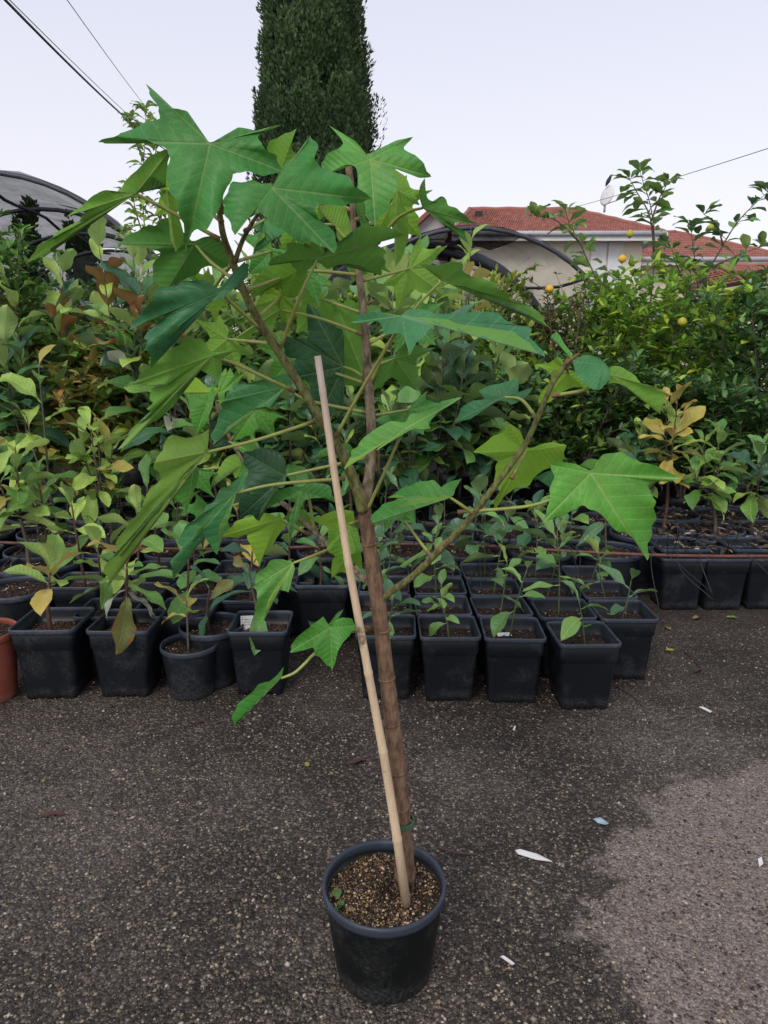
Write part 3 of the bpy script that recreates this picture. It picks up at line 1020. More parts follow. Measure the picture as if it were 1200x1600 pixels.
# ------------------------------------------------------------------ cypress
def cypress(label, X, Y, H, hw, seed, plumes=520, per=135, spray=0.085):
    t = thing('cypress_tree', label, 'tree', (X, Y, 0))
    r = np.random.RandomState(seed)
    tube('trunk', [(0, 0, 0, 0.18), (0.03, 0, H * 0.3, 0.15), (0, 0.02, H * 0.9, 0.03)], M['stem_grey'], t, 8, 3)
    def prof(z):
        f = z / H
        return hw * np.clip(np.minimum(1.0, (f + 0.06) * 4.5), 0, 1) * np.clip((1.0 - f) * 2.0, 0, 1) ** 0.5 * (1 + 0.06 * np.sin(z * 2.7) + 0.04 * np.sin(z * 6.1))
    Ps, Ds, Ls, Sh = [], [], [], []
    zc = r.uniform(0.12 * H, 0.97 * H, plumes)
    for i in range(plumes):
        z0 = zc[i]
        az = r.uniform(0, 2 * PI)
        rad = prof(z0) * (r.uniform(0.80, 0.95) + (r.uniform(0.08, 0.2) if r.uniform() > 0.93 else 0)) * (1 + 0.07 * math.sin(5 * az + 1.1 * z0) + 0.05 * math.sin(3 * az - 1.9 * z0))
        ph = r.uniform(0.22, 0.55)
        pw = r.uniform(0.11, 0.22)
        c = np.array([rad * math.cos(az), rad * math.sin(az), z0])
        outv = np.array([math.cos(az), math.sin(az), 0.0])
        m = per
        uu = r.uniform(-1, 1, m)
        th = r.uniform(0, 2 * PI, m)
        rr = pw * np.sqrt(np.clip(1 - uu ** 2, 0, 1)) * r.uniform(0.72, 1.05, m) * np.where(uu > 0, 1 - 0.4 * uu, 1.0)
        p = np.stack([rr * np.cos(th), rr * np.sin(th), uu * ph], 1)
        p += np.outer((uu + 1) * 0.09, outv)
        d = np.stack([np.cos(th) * 0.55, np.sin(th) * 0.55, np.full(m, 0.9)], 1) + outv * 0.25 + r.uniform(-0.35, 0.35, (m, 3))
        Ps.append(p + c); Ds.append(d)
        Ls.append(spray * r.uniform(0.6, 1.4, m))
        tone = r.uniform(-0.18, 0.18)
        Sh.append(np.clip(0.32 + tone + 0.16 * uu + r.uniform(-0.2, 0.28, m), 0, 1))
    P, D, L, S = np.concatenate(Ps), np.concatenate(Ds), np.concatenate(Ls), np.concatenate(Sh)
    N = P * np.array([1, 1, 0.0]) + r.uniform(-0.5, 0.5, P.shape)
    D /= np.linalg.norm(D, axis=1, keepdims=True)
    Sd = np.cross(D, N); Sd /= np.maximum(np.linalg.norm(Sd, axis=1, keepdims=True), 1e-6)
    nn = len(P); L_ = L[:, None]
    tv = np.empty((nn, 4, 3))
    tv[:, 0] = P - D * L_ * 0.2
    tv[:, 1] = P + D * L_ * 0.35 + Sd * L_ * 0.34
    tv[:, 2] = P + D * L_ * 0.30 - Sd * L_ * 0.34
    tv[:, 3] = P + D * L_
    F = (np.array([(0, 1, 3), (0, 3, 2)])[None] + (np.arange(nn) * 4)[:, None, None]).reshape(-1, 3)
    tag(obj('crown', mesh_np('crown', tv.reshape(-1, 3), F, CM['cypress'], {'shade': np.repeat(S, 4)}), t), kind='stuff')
    # inner boughs, then a dark core that blocks the view through
    Vv, Ff = [], []
    for k in range(60):
        az = r.uniform(0, 2 * PI); z0 = r.uniform(0.12, 0.85) * H
        e = prof(z0) * r.uniform(0.55, 0.75)
        tube_data([(0, 0, z0, 0.05), (e * 0.6 * math.cos(az), e * 0.6 * math.sin(az), z0 + 0.3, 0.03), (e * math.cos(az), e * math.sin(az), z0 + 0.9, 0.008)], 5, 2, Vv, Ff)
    obj('limbs', mesh('limbs', Vv, Ff, M['stem_grey']), t)
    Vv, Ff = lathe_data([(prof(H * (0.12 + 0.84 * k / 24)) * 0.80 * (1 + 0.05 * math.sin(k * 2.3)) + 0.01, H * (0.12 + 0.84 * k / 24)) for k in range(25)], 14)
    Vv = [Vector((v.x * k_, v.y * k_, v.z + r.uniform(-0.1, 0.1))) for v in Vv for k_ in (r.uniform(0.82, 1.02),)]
    core = obj('dark_core', mesh('dark_core', Vv, Ff, CM['cypress'], False, {'shade': [0.0] * len(Vv)}), t)  # solid core in the darkest tone, interior shade put into its colour
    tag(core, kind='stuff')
    return t


CYY = 14.0
cypress('tall dark columnar cypress rising behind the potted tree', at(491, 150, CYY).x, CYY, 10.4, 0.88, 4, 1500, 190, 0.058)
cypress('small distant cypress seen through the left net, nearer the picture edge', at(46, 380, 26).x, 26, at(46, 318, 26).z, 0.36, 8, 60, 60, 0.16)
cypress('small distant cypress seen through the left net, farther from the edge', at(128, 380, 27).x, 27, at(128, 340, 27).z, 0.62, 9, 70, 60, 0.17)


# ------------------------------------------------------------------ shrubs with small leaves
def twigs(rng, H, spread, nst, ntw, start=0.2, lean=0.5, tw_len=0.35):
    """stems and twigs of a bushy plant; returns tubes and leaf-bearing twig lines"""
    tubes, lines = [], []
    for s in range(nst):
        az = 2 * PI * s / nst + rng.uniform(-0.5, 0.5)
        top = Vector((math.cos(az) * spread * rng.uniform(0.2, 0.9) * lean * 2, math.sin(az) * spread * rng.uniform(0.2, 0.9) * lean * 2, H * rng.uniform(0.78, 1.0)))
        mid = top * 0.45 + Vector((rng.uniform(-0.06, 0.06), rng.uniform(-0.06, 0.06), H * 0.06))
        st = [Vector((rng.uniform(-.02, .02), rng.uniform(-.02, .02), 0)), mid, top]
        tubes.append([tuple(st[0]) + (0.012,), tuple(st[1]) + (0.008,), tuple(st[2]) + (0.003,)])
        for k in range(ntw):
            t = start + (1 - start) * (k + rng.random()) / ntw
            p = st[0].lerp(mid, t / 0.5) if t < 0.5 else mid.lerp(top, (t - 0.5) / 0.5)
            a2 = rng.uniform(0, 2 * PI)
            ln = tw_len * rng.uniform(0.5, 1.2) * (1.15 - 0.5 * t)
            d = Vector((math.cos(a2), math.sin(a2), rng.uniform(0.1, 0.9))).normalized()
            q = p + d * ln
            m2 = p + d * ln * 0.5 + Vector((0, 0, 0.05 * ln))
            rr = math.hypot(q.x, q.y)
            if rr > spread * 1.25:
                q.x *= spread * 1.25 / rr
                q.y *= spread * 1.25 / rr
            tubes.append([tuple(p) + (0.004,), tuple(m2) + (0.003,), tuple(q) + (0.0015,)])
            lines.append((p, m2, q))
        lines.append((mid, mid.lerp(top, 0.5), top))
    return tubes, lines


def fine_shrub(name, label, cat, X, Y, H, spread, cm, nleaf, L, asp=0.42, nst=6, ntw=16, seed=1, group=None, z0=0.25, bag=True, start=0.15, droop=0.15, tw_len=0.35, up=0.25, bag_r=0.17):
    rng = random.Random(seed)
    t = thing(name, label, cat, (X, Y, 0), rng.uniform(0, 6), group)
    if bag:
        make_bag(t, bag_r, 0.34)
        z0 = 0.32
    tubes, lines = twigs(rng, H - z0, spread, nst, ntw, start, 0.5, tw_len)
    Vv, Ff = [], []
    for tb in tubes:
        tube_data(tb, 4, 2, Vv, Ff, cap=False)
    Vv = [v + Vector((0, 0, z0)) for v in Vv]
    obj('stems', mesh('stems', Vv, Ff, M['stem_grey']), t)
    P, D, N, Ls = [], [], [], []
    per = max(3, nleaf // len(lines))
    for (a, m_, q) in lines:
        for k in range(per):
            f = rng.uniform(0.08, 1.05)
            p = a.lerp(m_, f * 2) if f < 0.5 else m_.lerp(q, min(1.0, (f - 0.5) * 2))
            d = (q - a).normalized() * rng.uniform(0.1, 0.8) + Vector((rng.uniform(-1, 1), rng.uniform(-1, 1), rng.uniform(-0.6, 0.7) + up))
            P.append(tuple(p + Vector((0, 0, z0)))); D.append(tuple(d))
            N.append((rng.uniform(-0.6, 0.6), rng.uniform(-0.6, 0.6), 1.0))
            Ls.append(L * rng.uniform(0.6, 1.25))
    Ls = np.array(Ls)
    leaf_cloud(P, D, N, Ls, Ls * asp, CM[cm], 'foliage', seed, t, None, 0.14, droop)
    return t


# ------------------------------------------------------------------ containers
def square_profile(h, w):
    return [(w * 0.388, 0.0), (w * 0.397, h * 0.11), (w * 0.448, h * 0.70), (w * 0.450, h * 0.708), (w * 0.470, h * 0.728), (w * 0.482, h * 0.935)]


def build_square_pot():
    h, w = 0.30, 0.25
    n = 64
    Vv, Ff = lathe_data(square_profile(h, w) + [(w * 0.470, h * 0.95), (w * 0.450, h * 0.72)], n, square=7)
    # drainage notches along the foot
    for i in range(2 * n):
        v = Vv[i]
        tng = min(abs(v.x), abs(v.y)) / max(abs(v.x), abs(v.y))
        if i < n and 0.12 < tng < 0.55:
            v.z += 0.017
    body = mesh('pot', Vv, Ff, M['pot'])
    rim_p = [(w * 0.480, h * 0.935), (w * 0.502, h * 0.937), (w * 0.506, h * 0.955), (w * 0.506, h * 0.985), (w * 0.500, h), (w * 0.484, h), (w * 0.476, h * 0.985), (w * 0.470, h * 0.94)]
    Vr, Fr = lathe_data(rim_p, n, square=8, cap_bottom=False)
    for i in range(n):
        a, b_ = i, (i + 1) % n
        Fr.append((a + 7 * n, b_ + 7 * n, b_, a))
    return body, mesh('rim', Vr, Fr, M['rim'])


def build_round_pot(h, r, mb, mr):
    n = 44
    Vv, Ff = lathe_data([(r * 0.76, 0.0), (r * 0.785, h * 0.02), (r * 0.80, h * 0.10), (r * 0.955, h * 0.90), (r * 0.94, h * 0.93), (r * 0.90, h * 0.74)], n)
    body = mesh('pot', Vv, Ff, mb)
    rp = [(r * 0.95, h * 0.89), (r * 0.985, h * 0.895), (r, h * 0.925), (r, h * 0.965), (r * 0.992, h), (r * 0.955, h), (r * 0.935, h * 0.97), (r * 0.932, h * 0.9)]
    Vr, Fr = lathe_data(rp, n, cap_bottom=False)
    for i in range(n):
        a, b_ = i, (i + 1) % n
        Fr.append((a + 7 * n, b_ + 7 * n, b_, a))
    return body, mesh('rim', Vr, Fr, mr)


def build_soil(r, square, mat, seed, amp=0.008, n=40, rings=10, name='soil'):
    rs = random.Random(seed)
    Vv = [Vector((0, 0, amp * 1.2))]
    Ff = []
    for i in range(1, rings + 1):
        for k in range(n):
            a = 2 * PI * (k + 0.5) / n
            c, s = math.cos(a), math.sin(a)
            if square:
                c, s = rsq(k, n)
            rr = r * i / rings
            Vv.append(Vector((rr * c, rr * s, amp * (1.2 - i / rings) + rs.uniform(-amp, amp) * 0.8)))
    for k in range(n):
        Ff.append((0, 1 + k, 1 + (k + 1) % n))
    for i in range(rings - 1):
        for k in range(n):
            a, c = 1 + i * n + k, 1 + i * n + (k + 1) % n
            Ff.append((a, a + n, c + n, c))
    return mesh(name, Vv, Ff, mat)


SQ_POT, SQ_RIM = build_square_pot()
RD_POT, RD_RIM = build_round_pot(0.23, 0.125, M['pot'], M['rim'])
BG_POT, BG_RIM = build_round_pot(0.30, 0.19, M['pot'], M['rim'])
TC_POT, TC_RIM = build_round_pot(0.30, 0.15, M['terracotta'], M['terracotta'])
SQ_SOIL = [build_soil(0.1125, 8, M['soil'], s) for s in (1, 2, 3)]
SQ_SOIL_R = [build_soil(0.1125, 8, M['soil_red'], s) for s in (4, 5)]
RD_SOIL = build_soil(0.116, 0, M['soil'], 6)
BG_SOIL = build_soil(0.177, 0, M['soil'], 7)


def chips_mesh(r, n, mat, seed, square, size=(0.003, 0.008)):
    rs = np.random.RandomState(seed)
    if square:
        P = np.stack([rs.uniform(-r, r, n), rs.uniform(-r, r, n), rs.uniform(0.001, 0.010, n)], 1)
    else:
        a, q = rs.uniform(0, 2 * PI, n), r * np.sqrt(rs.uniform(0, 1, n))
        P = np.stack([q * np.cos(a), q * np.sin(a), rs.uniform(0.001, 0.010, n)], 1)
    S = rs.uniform(size[0], size[1], n) * rs.uniform(0.5, 1, n)
    o = stones('soil_chips', mat, P, S, seed, 0.5)
    me = o.data
    bpy.data.objects.remove(o)
    return me


SQ_CHIPS = [chips_mesh(0.105, 240, M['chip_dark'], s, True) for s in (1, 2, 3)]
RD_CHIPS = chips_mesh(0.108, 200, M['chip_dark'], 4, False)
BG_CHIPS = chips_mesh(0.165, 380, M['chip_dark'], 5, False, (0.003, 0.010))


def make_bag(t, r, h):
    """black grow bag: soft-sided, creased"""
    rs = random.Random(int(t.location.x * 1000) + 7)
    n = 18
    prof = [(r * 0.9, 0.0), (r * 1.02, h * 0.12), (r * 1.05, h * 0.5), (r, h * 0.85), (r * 1.03, h), (r * 0.97, h), (r * 0.95, h * 0.88), (0.01, h * 0.87)]
    Vv, Ff = lathe_data(prof, n)
    for i, v in enumerate(Vv):
        k = 1 + rs.uniform(-0.05, 0.05)
        v.x *= k
        v.y *= k
        if i < 7 * n:
            v.z += rs.uniform(-0.012, 0.012) if i >= n else 0
    obj('grow_bag', mesh('grow_bag', Vv, Ff, M['bag']), t)


def put_pot(t, kind, s=1.0, red=False, seed=0):
    """adds pot, rim, soil to thing t; returns the soil height"""
    Ms = Matrix.Scale(s, 4)
    if kind == 'square':
        p = obj('pot', SQ_POT, t, mat4=Ms); obj('rim', SQ_RIM, p)
        zs = 0.238 * s
        so = obj('soil', (SQ_SOIL_R if red else SQ_SOIL)[seed % (2 if red else 3)], t, mat4=Matrix.Translation((0, 0, zs)) @ Ms)
        tag(obj('soil_chips', SQ_CHIPS[seed % 3], so), kind='stuff')
    elif kind == 'round':
        p = obj('pot', RD_POT, t, mat4=Ms); obj('rim', RD_RIM, p)
        zs = 0.195 * s
        so = obj('soil', RD_SOIL, t, mat4=Matrix.Translation((0, 0, zs)) @ Ms)
        tag(obj('soil_chips', RD_CHIPS, so), kind='stuff')
    elif kind == 'big':
        p = obj('pot', BG_POT, t, mat4=Ms); obj('rim', BG_RIM, p)
        zs = 0.262 * s
        so = obj('soil', BG_SOIL, t, mat4=Matrix.Translation((0, 0, zs)) @ Ms)
        tag(obj('soil_chips', BG_CHIPS, so), kind='stuff')
    else:
        p = obj('pot', TC_POT, t, mat4=Ms); obj('rim', TC_RIM, p)
        zs = 0.27 * s
        so = obj('soil', RD_SOIL, t, mat4=Matrix.Translation((0, 0, zs)) @ Matrix.Scale(s * 1.18, 4))
        tag(obj('soil_chips', RD_CHIPS, so), kind='stuff')
    return zs


def mixed(rng, pal):
    x = rng.random() * sum(w for _, w in pal)
    for k, w in pal:
        x -= w
        if x <= 0:
            return k
    return pal[-1][0]


SPEC = {  # leaf shape of each kind of plant: variants share meshes
    'loquat': dict(L=0.20, W=0.078, peak=0.62, curl=0.35, fold=0.16, wav=0.006, serr=0.03),
    'oval': dict(L=0.11, W=0.050, peak=0.48, curl=0.30, fold=0.2, wav=0.003),
    'long': dict(L=0.20, W=0.058, peak=0.45, curl=0.45, fold=0.2, wav=0.006),
    'broad': dict(L=0.22, W=0.105, peak=0.55, curl=0.30, fold=0.14, wav=0.008),
}


def spec_leaf(spec, pal, rng):
    v = rng.randrange(4)
    d = dict(SPEC[spec])
    d['curl'] *= (0.5, 1.0, 1.6, 2.3)[v]
    d['wav'] *= (1, 1.6, 0.6, 1.2)[v]
    d['twist'] = (-0.5, 0.4, 0.0, 0.7)[v]
    return blade(spec + str(v), LM[pal], seed=v + 3, petiole=0.016, **d)


def add_leaves(t, spots, spec, pal, rng, scale):
    for (p, d, n, s) in spots:
        obj('leaf', spec_leaf(spec, mixed(rng, pal), rng), t, mat4=frame(p, d, n, s * scale * rng.uniform(0.68, 1.22), rng.uniform(-0.6, 0.6)))


def whorl(rng, top, axis, n, span, el0, el1):
    """alternate leaves round the last span of a shoot, the lower ones held flatter"""
    out = []
    az0 = rng.uniform(0, 6.28)
    ax = Vector(axis).normalized()
    for i in range(n):
        f = i / max(1, n - 1)
        az = az0 + i * 2.4 + rng.uniform(-0.3, 0.3)
        el = el0 + (el1 - el0) * f + rng.uniform(-0.25, 0.25)
        d = Vector((math.cos(az) * math.cos(el), math.sin(az) * math.cos(el), math.sin(el)))
        d = (d + ax * 0.25).normalized()
        p = Vector(top) - ax * span * (1 - f)
        out.append((p, d, Vector((0, 0, 1)) - Vector((d.x, d.y, 0)) * 0.3 + Vector((rng.uniform(-.2, .2), rng.uniform(-.2, .2), 0)), 0.75 + 0.35 * rng.random() - 0.18 * f))
    return out


def sapling(label, X, Y, kind, stem_h, nleaf, spec, pal, scale, seed, s=1.0, red=False, rotz=None, group=None, lean=(0, 0), el=(-0.35, 1.15), span=0.5, mat='stem_brown', r0=0.006, name='potted_sapling', cat='sapling', z=0.0):
    rng = random.Random(seed)
    t = thing(name, label, cat, (X, Y, z), rng.uniform(-0.06, 0.06) if rotz is None else rotz, group)
    zs = put_pot(t, kind, s, red, seed)
    if stem_h > 0:
        top = Vector((lean[0], lean[1], zs + stem_h))
        bx = Vector((rng.uniform(-.015, .015), rng.uniform(-.015, .015), zs - 0.01))
        m_ = bx.lerp(top, 0.5) + Vector((rng.uniform(-.012, .012), rng.uniform(-.012, .012), 0))
        tube('stem', [tuple(bx) + (r0 * 1.2,), tuple(m_) + (r0,), tuple(top) + (r0 * 0.55,)], M[mat], t, 7, 4)
        add_leaves(t, whorl(rng, top, top - m_, nleaf, stem_h * span, el[0], el[1]), spec, pal, rng, scale)
    return t


def big_plant(label, X, Y, H, nshoot, per, spec, pal, scale, seed, spread=0.3, base='bag', group=None, name='nursery_tree', cat='nursery tree', trunk=0.35, mat='stem_grey', el=(-0.5, 0.9), cover=0.7, thin=0.011):
    """tall container plant: trunk, shoots, and each leaf a part of its own"""
    rng = random.Random(seed)
    t = thing(name, label, cat, (X, Y, 0), 0, group)
    if base == 'bag':
        make_bag(t, 0.16, 0.34)
        z0 = 0.29
    elif base:
        z0 = put_pot(t, base, 1.0, False, seed)
    else:
        z0 = 0.0
    fork = Vector((rng.uniform(-.05, .05), rng.uniform(-.05, .05), z0 + (H - z0) * trunk))
    tube('trunk', [(0, 0, z0 - 0.01, thin * 1.3), (fork.x * 0.4 + 0.01, fork.y * 0.4, z0 + (fork.z - z0) * 0.5, thin), tuple(fork) + (thin * 0.8,)], M[mat], t, 7, 4)
    for k in range(nshoot):
        az = 2 * PI * k / nshoot + rng.uniform(-0.6, 0.6)
        rr = spread * rng.uniform(0.35, 1.0) if k else spread * 0.1
        hh = H * rng.uniform(0.74, 0.96) if k else H * 0.97
        top = Vector((fork.x + rr * math.cos(az), fork.y + rr * math.sin(az), hh))
        m_ = fork.lerp(top, 0.5) + Vector((math.cos(az), math.sin(az), 0)) * rr * 0.2
        tube('shoot', [tuple(fork) + (thin * 0.65,), tuple(m_) + (thin * 0.5,), tuple(top) + (thin * 0.28,)], M[mat], t, 5, 3)
        add_leaves(t, whorl(rng, top, top - m_, per, (top - fork).length * cover, el[0], el[1]), spec, pal, rng, scale)
    return t
# ------------------------------------------------------------------ the potted tree in the foreground
PX, PY = 0.0, 1.425
BASE = Vector((PX, PY, 0))
tree = thing('potted_tree', 'tall young tree with large lobed leaves in a round black pot', 'potted tree', BASE)
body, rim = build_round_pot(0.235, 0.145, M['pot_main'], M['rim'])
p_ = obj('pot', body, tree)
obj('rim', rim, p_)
so = obj('soil', build_soil(0.134, 0, M['soil_main'], 21, 0.010, 60, 16), tree, (0, 0, 0.196))
tag(obj('soil_chips', chips_mesh(0.128, 1500, M['chip'], 22, False, (0.0022, 0.0065)), so), kind='stuff')
rs_ = np.random.RandomState(4)
LM['weed'] = leaf_mat('small_weed', (0.10, 0.22, 0.05), (0.16, 0.25, 0.08), (0.2, 0.3, 0.1), 0.5, 0.25)
wd = thing('weed', 'tiny green weed growing at the left rim of the tree pot', 'weed', (-0.112, 1.375, 0.198))
for k in range(7):
    an = k * 2.4
    obj('leaf', blade('weed', LM['weed'], L=0.026, W=0.02, peak=0.6, curl=0.4, wav=0.001), wd, mat4=frame((rs_.uniform(-.008, .008), 0.022 * (k - 3) / 3, 0.002 * k), (math.cos(an), math.sin(an), 0.35), (0, 0, 1), rs_.uniform(0.7, 1.2)))


def stem(name, pts, mat, parent=None, n=10, jit=0.03):
    """pts (px, py, Y, r_px)"""
    Q = []
    for (x, y, Y, r) in pts:
        p = at(x, y, Y)
        Q.append(tuple(p - BASE) + (0.92 * r * pxm(p),))
    return tube(name, Q, mat, parent or tree, n, 6, jit=jit, rng=random.Random(3))


stem('trunk', [(633, 1372, 1.44, 18), (631, 1330, 1.437, 16.5), (628, 1290, 1.434, 15.5), (621, 1200, 1.425, 14.5), (612, 1120, 1.42, 14), (603, 1045, 1.42, 13.3), (596, 985, 1.42, 13.2), (590, 938, 1.42, 13.6), (581, 880, 1.42, 12.6), (573, 820, 1.42, 12.2), (566, 785, 1.42, 12.5), (560, 768, 1.415, 11)], M['bark'], n=14, jit=0.035)
BRA = [(568, 800, 1.415, 10.5), (557, 762, 1.41, 9.6), (541, 722, 1.405, 8.8), (517, 680, 1.40, 8.2), (492, 640, 1.39, 7.8), (458, 585, 1.375, 7.4), (427, 537, 1.36, 7.0), (402, 497, 1.345, 6.8), (381, 455, 1.33, 6.6), (364, 410, 1.315, 6.2), (350, 372, 1.30, 5.6), (344, 338, 1.29, 4.8), (338, 300, 1.28, 4)]
BRB = [(568, 800, 1.425, 9.5), (574, 765, 1.435, 9.5), (579, 720, 1.45, 8.6), (580, 670, 1.46, 8.2), (577, 620, 1.47, 8), (573, 560, 1.48, 7.5), (569, 500, 1.49, 7.2), (565, 460, 1.495, 6.6), (559, 420, 1.50, 6.0), (553, 375, 1.51, 5.5), (551, 325, 1.51, 5), (549, 285, 1.515, 4.5), (546, 268, 1.52, 5)]
BRC = [(590, 942, 1.42, 6.5), (610, 925, 1.415, 6.2), (645, 900, 1.41, 6), (690, 856, 1.40, 6), (730, 815, 1.395, 5.8), (765, 770, 1.39, 5.6), (797, 728, 1.385, 5.3), (822, 692, 1.38, 5), (842, 648, 1.375, 4.6), (862, 602, 1.37, 4.4), (880, 575, 1.365, 4.2), (890, 558, 1.36, 3.4)]
BRD = [(585, 918, 1.425, 6), (560, 897, 1.45, 5.4), (536, 872, 1.475, 5.2), (510, 848, 1.50, 5), (482, 822, 1.53, 4.8), (455, 797, 1.555, 4.4), (425, 772, 1.58, 4), (395, 742, 1.60, 3.6), (372, 708, 1.615, 3.3), (352, 668, 1.63, 3), (340, 636, 1.64, 2.6), (336, 615, 1.64, 2.2)]
stem('branch', BRA, M['bark_green'])
stem('branch', BRB, M['bark_grey'])
stem('branch', BRC, M['bark_green'])
stem('branch', BRD, M['bark_grey'])
stem('shoot', [(366, 412, 1.315, 4.5), (378, 378, 1.31, 4), (390, 355, 1.305, 3.6), (403, 334, 1.30, 2.6)], M['bark_green'])
# pruned stubs and the tie
stem('stub', [(566, 790, 1.43, 7), (560, 765, 1.44, 6.5), (556, 756, 1.44, 6)], M['stem_grey'])
stem('stub', [(578, 981, 1.415, 4.5), (566, 979, 1.395, 3)], M['node'])
tp = at(630, 1283, 1.433) - BASE
V_, F_ = [], []
for k_ in range(3):
    tube_data([(tp.x + 0.0245 * math.cos(a), tp.y + 0.0245 * math.sin(a), tp.z - 0.004 + k_ * 0.004 + 0.002 * math.sin(a), 0.0024) for a in [2 * PI * i / 16 for i in range(17)]], 5, 1, V_, F_)
obj('tie', mesh('tie', V_, F_, M['tie']), tree)
# scars and joints along the trunk
for (x, y, Y, r) in [(622, 1205, 1.425, 15.4), (612, 1130, 1.42, 15.1), (605, 1060, 1.42, 14.4), (599, 985, 1.42, 14.2), (577, 850, 1.42, 13.2), (626, 1262, 1.43, 15.6)]:
    p = at(x, y, Y) - BASE
    m = pxm(at(x, y, Y))
    tube('scar_ring', [(p.x, p.y, p.z - 0.0025, r * m * 0.90), (p.x - 0.0004, p.y, p.z, r * m * 0.945), (p.x - 0.0008, p.y, p.z + 0.0025, r * m * 0.90)], M['bark'], tree, 14, 2, jit=0.03, rng=random.Random(y))

SPOT = (0.17, 0.30, 0.05)
# leaf colours of this tree (young leaves paler, some bluer, shaded ones painted darker)
LM['t_green'] = leaf_mat('tree_leaf_green', (0.059, 0.254, 0.047), (0.14, 0.31, 0.045), (0.22, 0.38, 0.11), 0.42, 0.24, 7.5, 0.62, 0.020, quilt=0.35, sheen=0.24, spot=SPOT, secs=0.8, spot_lo=0.64)
LM['t_bright'] = leaf_mat('tree_leaf_bright', (0.062, 0.277, 0.034), (0.15, 0.33, 0.045), (0.24, 0.40, 0.11), 0.42, 0.27, 7.5, 0.62, 0.020, quilt=0.35, sheen=0.24, spot=SPOT, secs=0.8, spot_lo=0.64)
LM['t_blue'] = leaf_mat('tree_leaf_bluish', (0.041, 0.186, 0.066), (0.12, 0.29, 0.05), (0.15, 0.30, 0.13), 0.38, 0.18, 7.5, 0.62, 0.019, quilt=0.35, sheen=0.24, secs=0.8)
LM['t_dark'] = leaf_mat('tree_leaf_dark', (0.018, 0.071, 0.034), (0.057, 0.115, 0.034), (0.10, 0.18, 0.06), 0.45, 0.12, 7.5, 0.62, 0.014, quilt=0.35, sheen=0.24, spot=SPOT, secs=0.8, spot_lo=0.64)  # shade of leaves turned from the light is put into this green
LM['t_under'] = leaf_mat('tree_leaf_paler', (0.094, 0.228, 0.067), (0.146, 0.347, 0.047), (0.30, 0.42, 0.11), 0.45, 0.32, 7.5, 0.62, 0.020, quilt=0.35, sheen=0.24, spot=SPOT, secs=0.8, spot_lo=0.64)
LM['t_under_dark'] = leaf_mat('tree_leaf_darker', (0.076, 0.197, 0.076), (0.095, 0.263, 0.040), (0.19, 0.31, 0.09), 0.45, 0.22, 7.5, 0.62, 0.020, quilt=0.35, sheen=0.24, spot=SPOT, secs=0.8, spot_lo=0.64)  # darker copy of the paler leaf green
LM['t_yellow'] = leaf_mat('tree_leaf_yellow_green', (0.12, 0.33, 0.03), (0.18, 0.38, 0.035), (0.34, 0.48, 0.1), 0.45, 0.30, 7.5, 0.62, 0.018, quilt=0.35, sheen=0.24, spot=SPOT, secs=0.8, spot_lo=0.64)

LM['t_pale'] = leaf_mat('tree_leaf_pale_back', (0.09, 0.22, 0.05), (0.24, 0.42, 0.06), (0.42, 0.50, 0.15), 0.5, 0.3, 7.5, 0.62, 0.020, quilt=0.2, secs=0.4)

CR = {1: (140, 120, 4), 2: (340, 180, 4), 3: (40, 220, 4), 4: (160, 400, 4), 5: (400, 380, 4), 6: (600, 250, 4), 7: (540, 460, 3.529), 8: (740, 500, 3.529), 9: (150, 620, 4), 10: (320, 660, 4), 11: (540, 640, 4), 12: (340, 860, 4), 13: (500, 150, 3)}
LEAFN = [0]


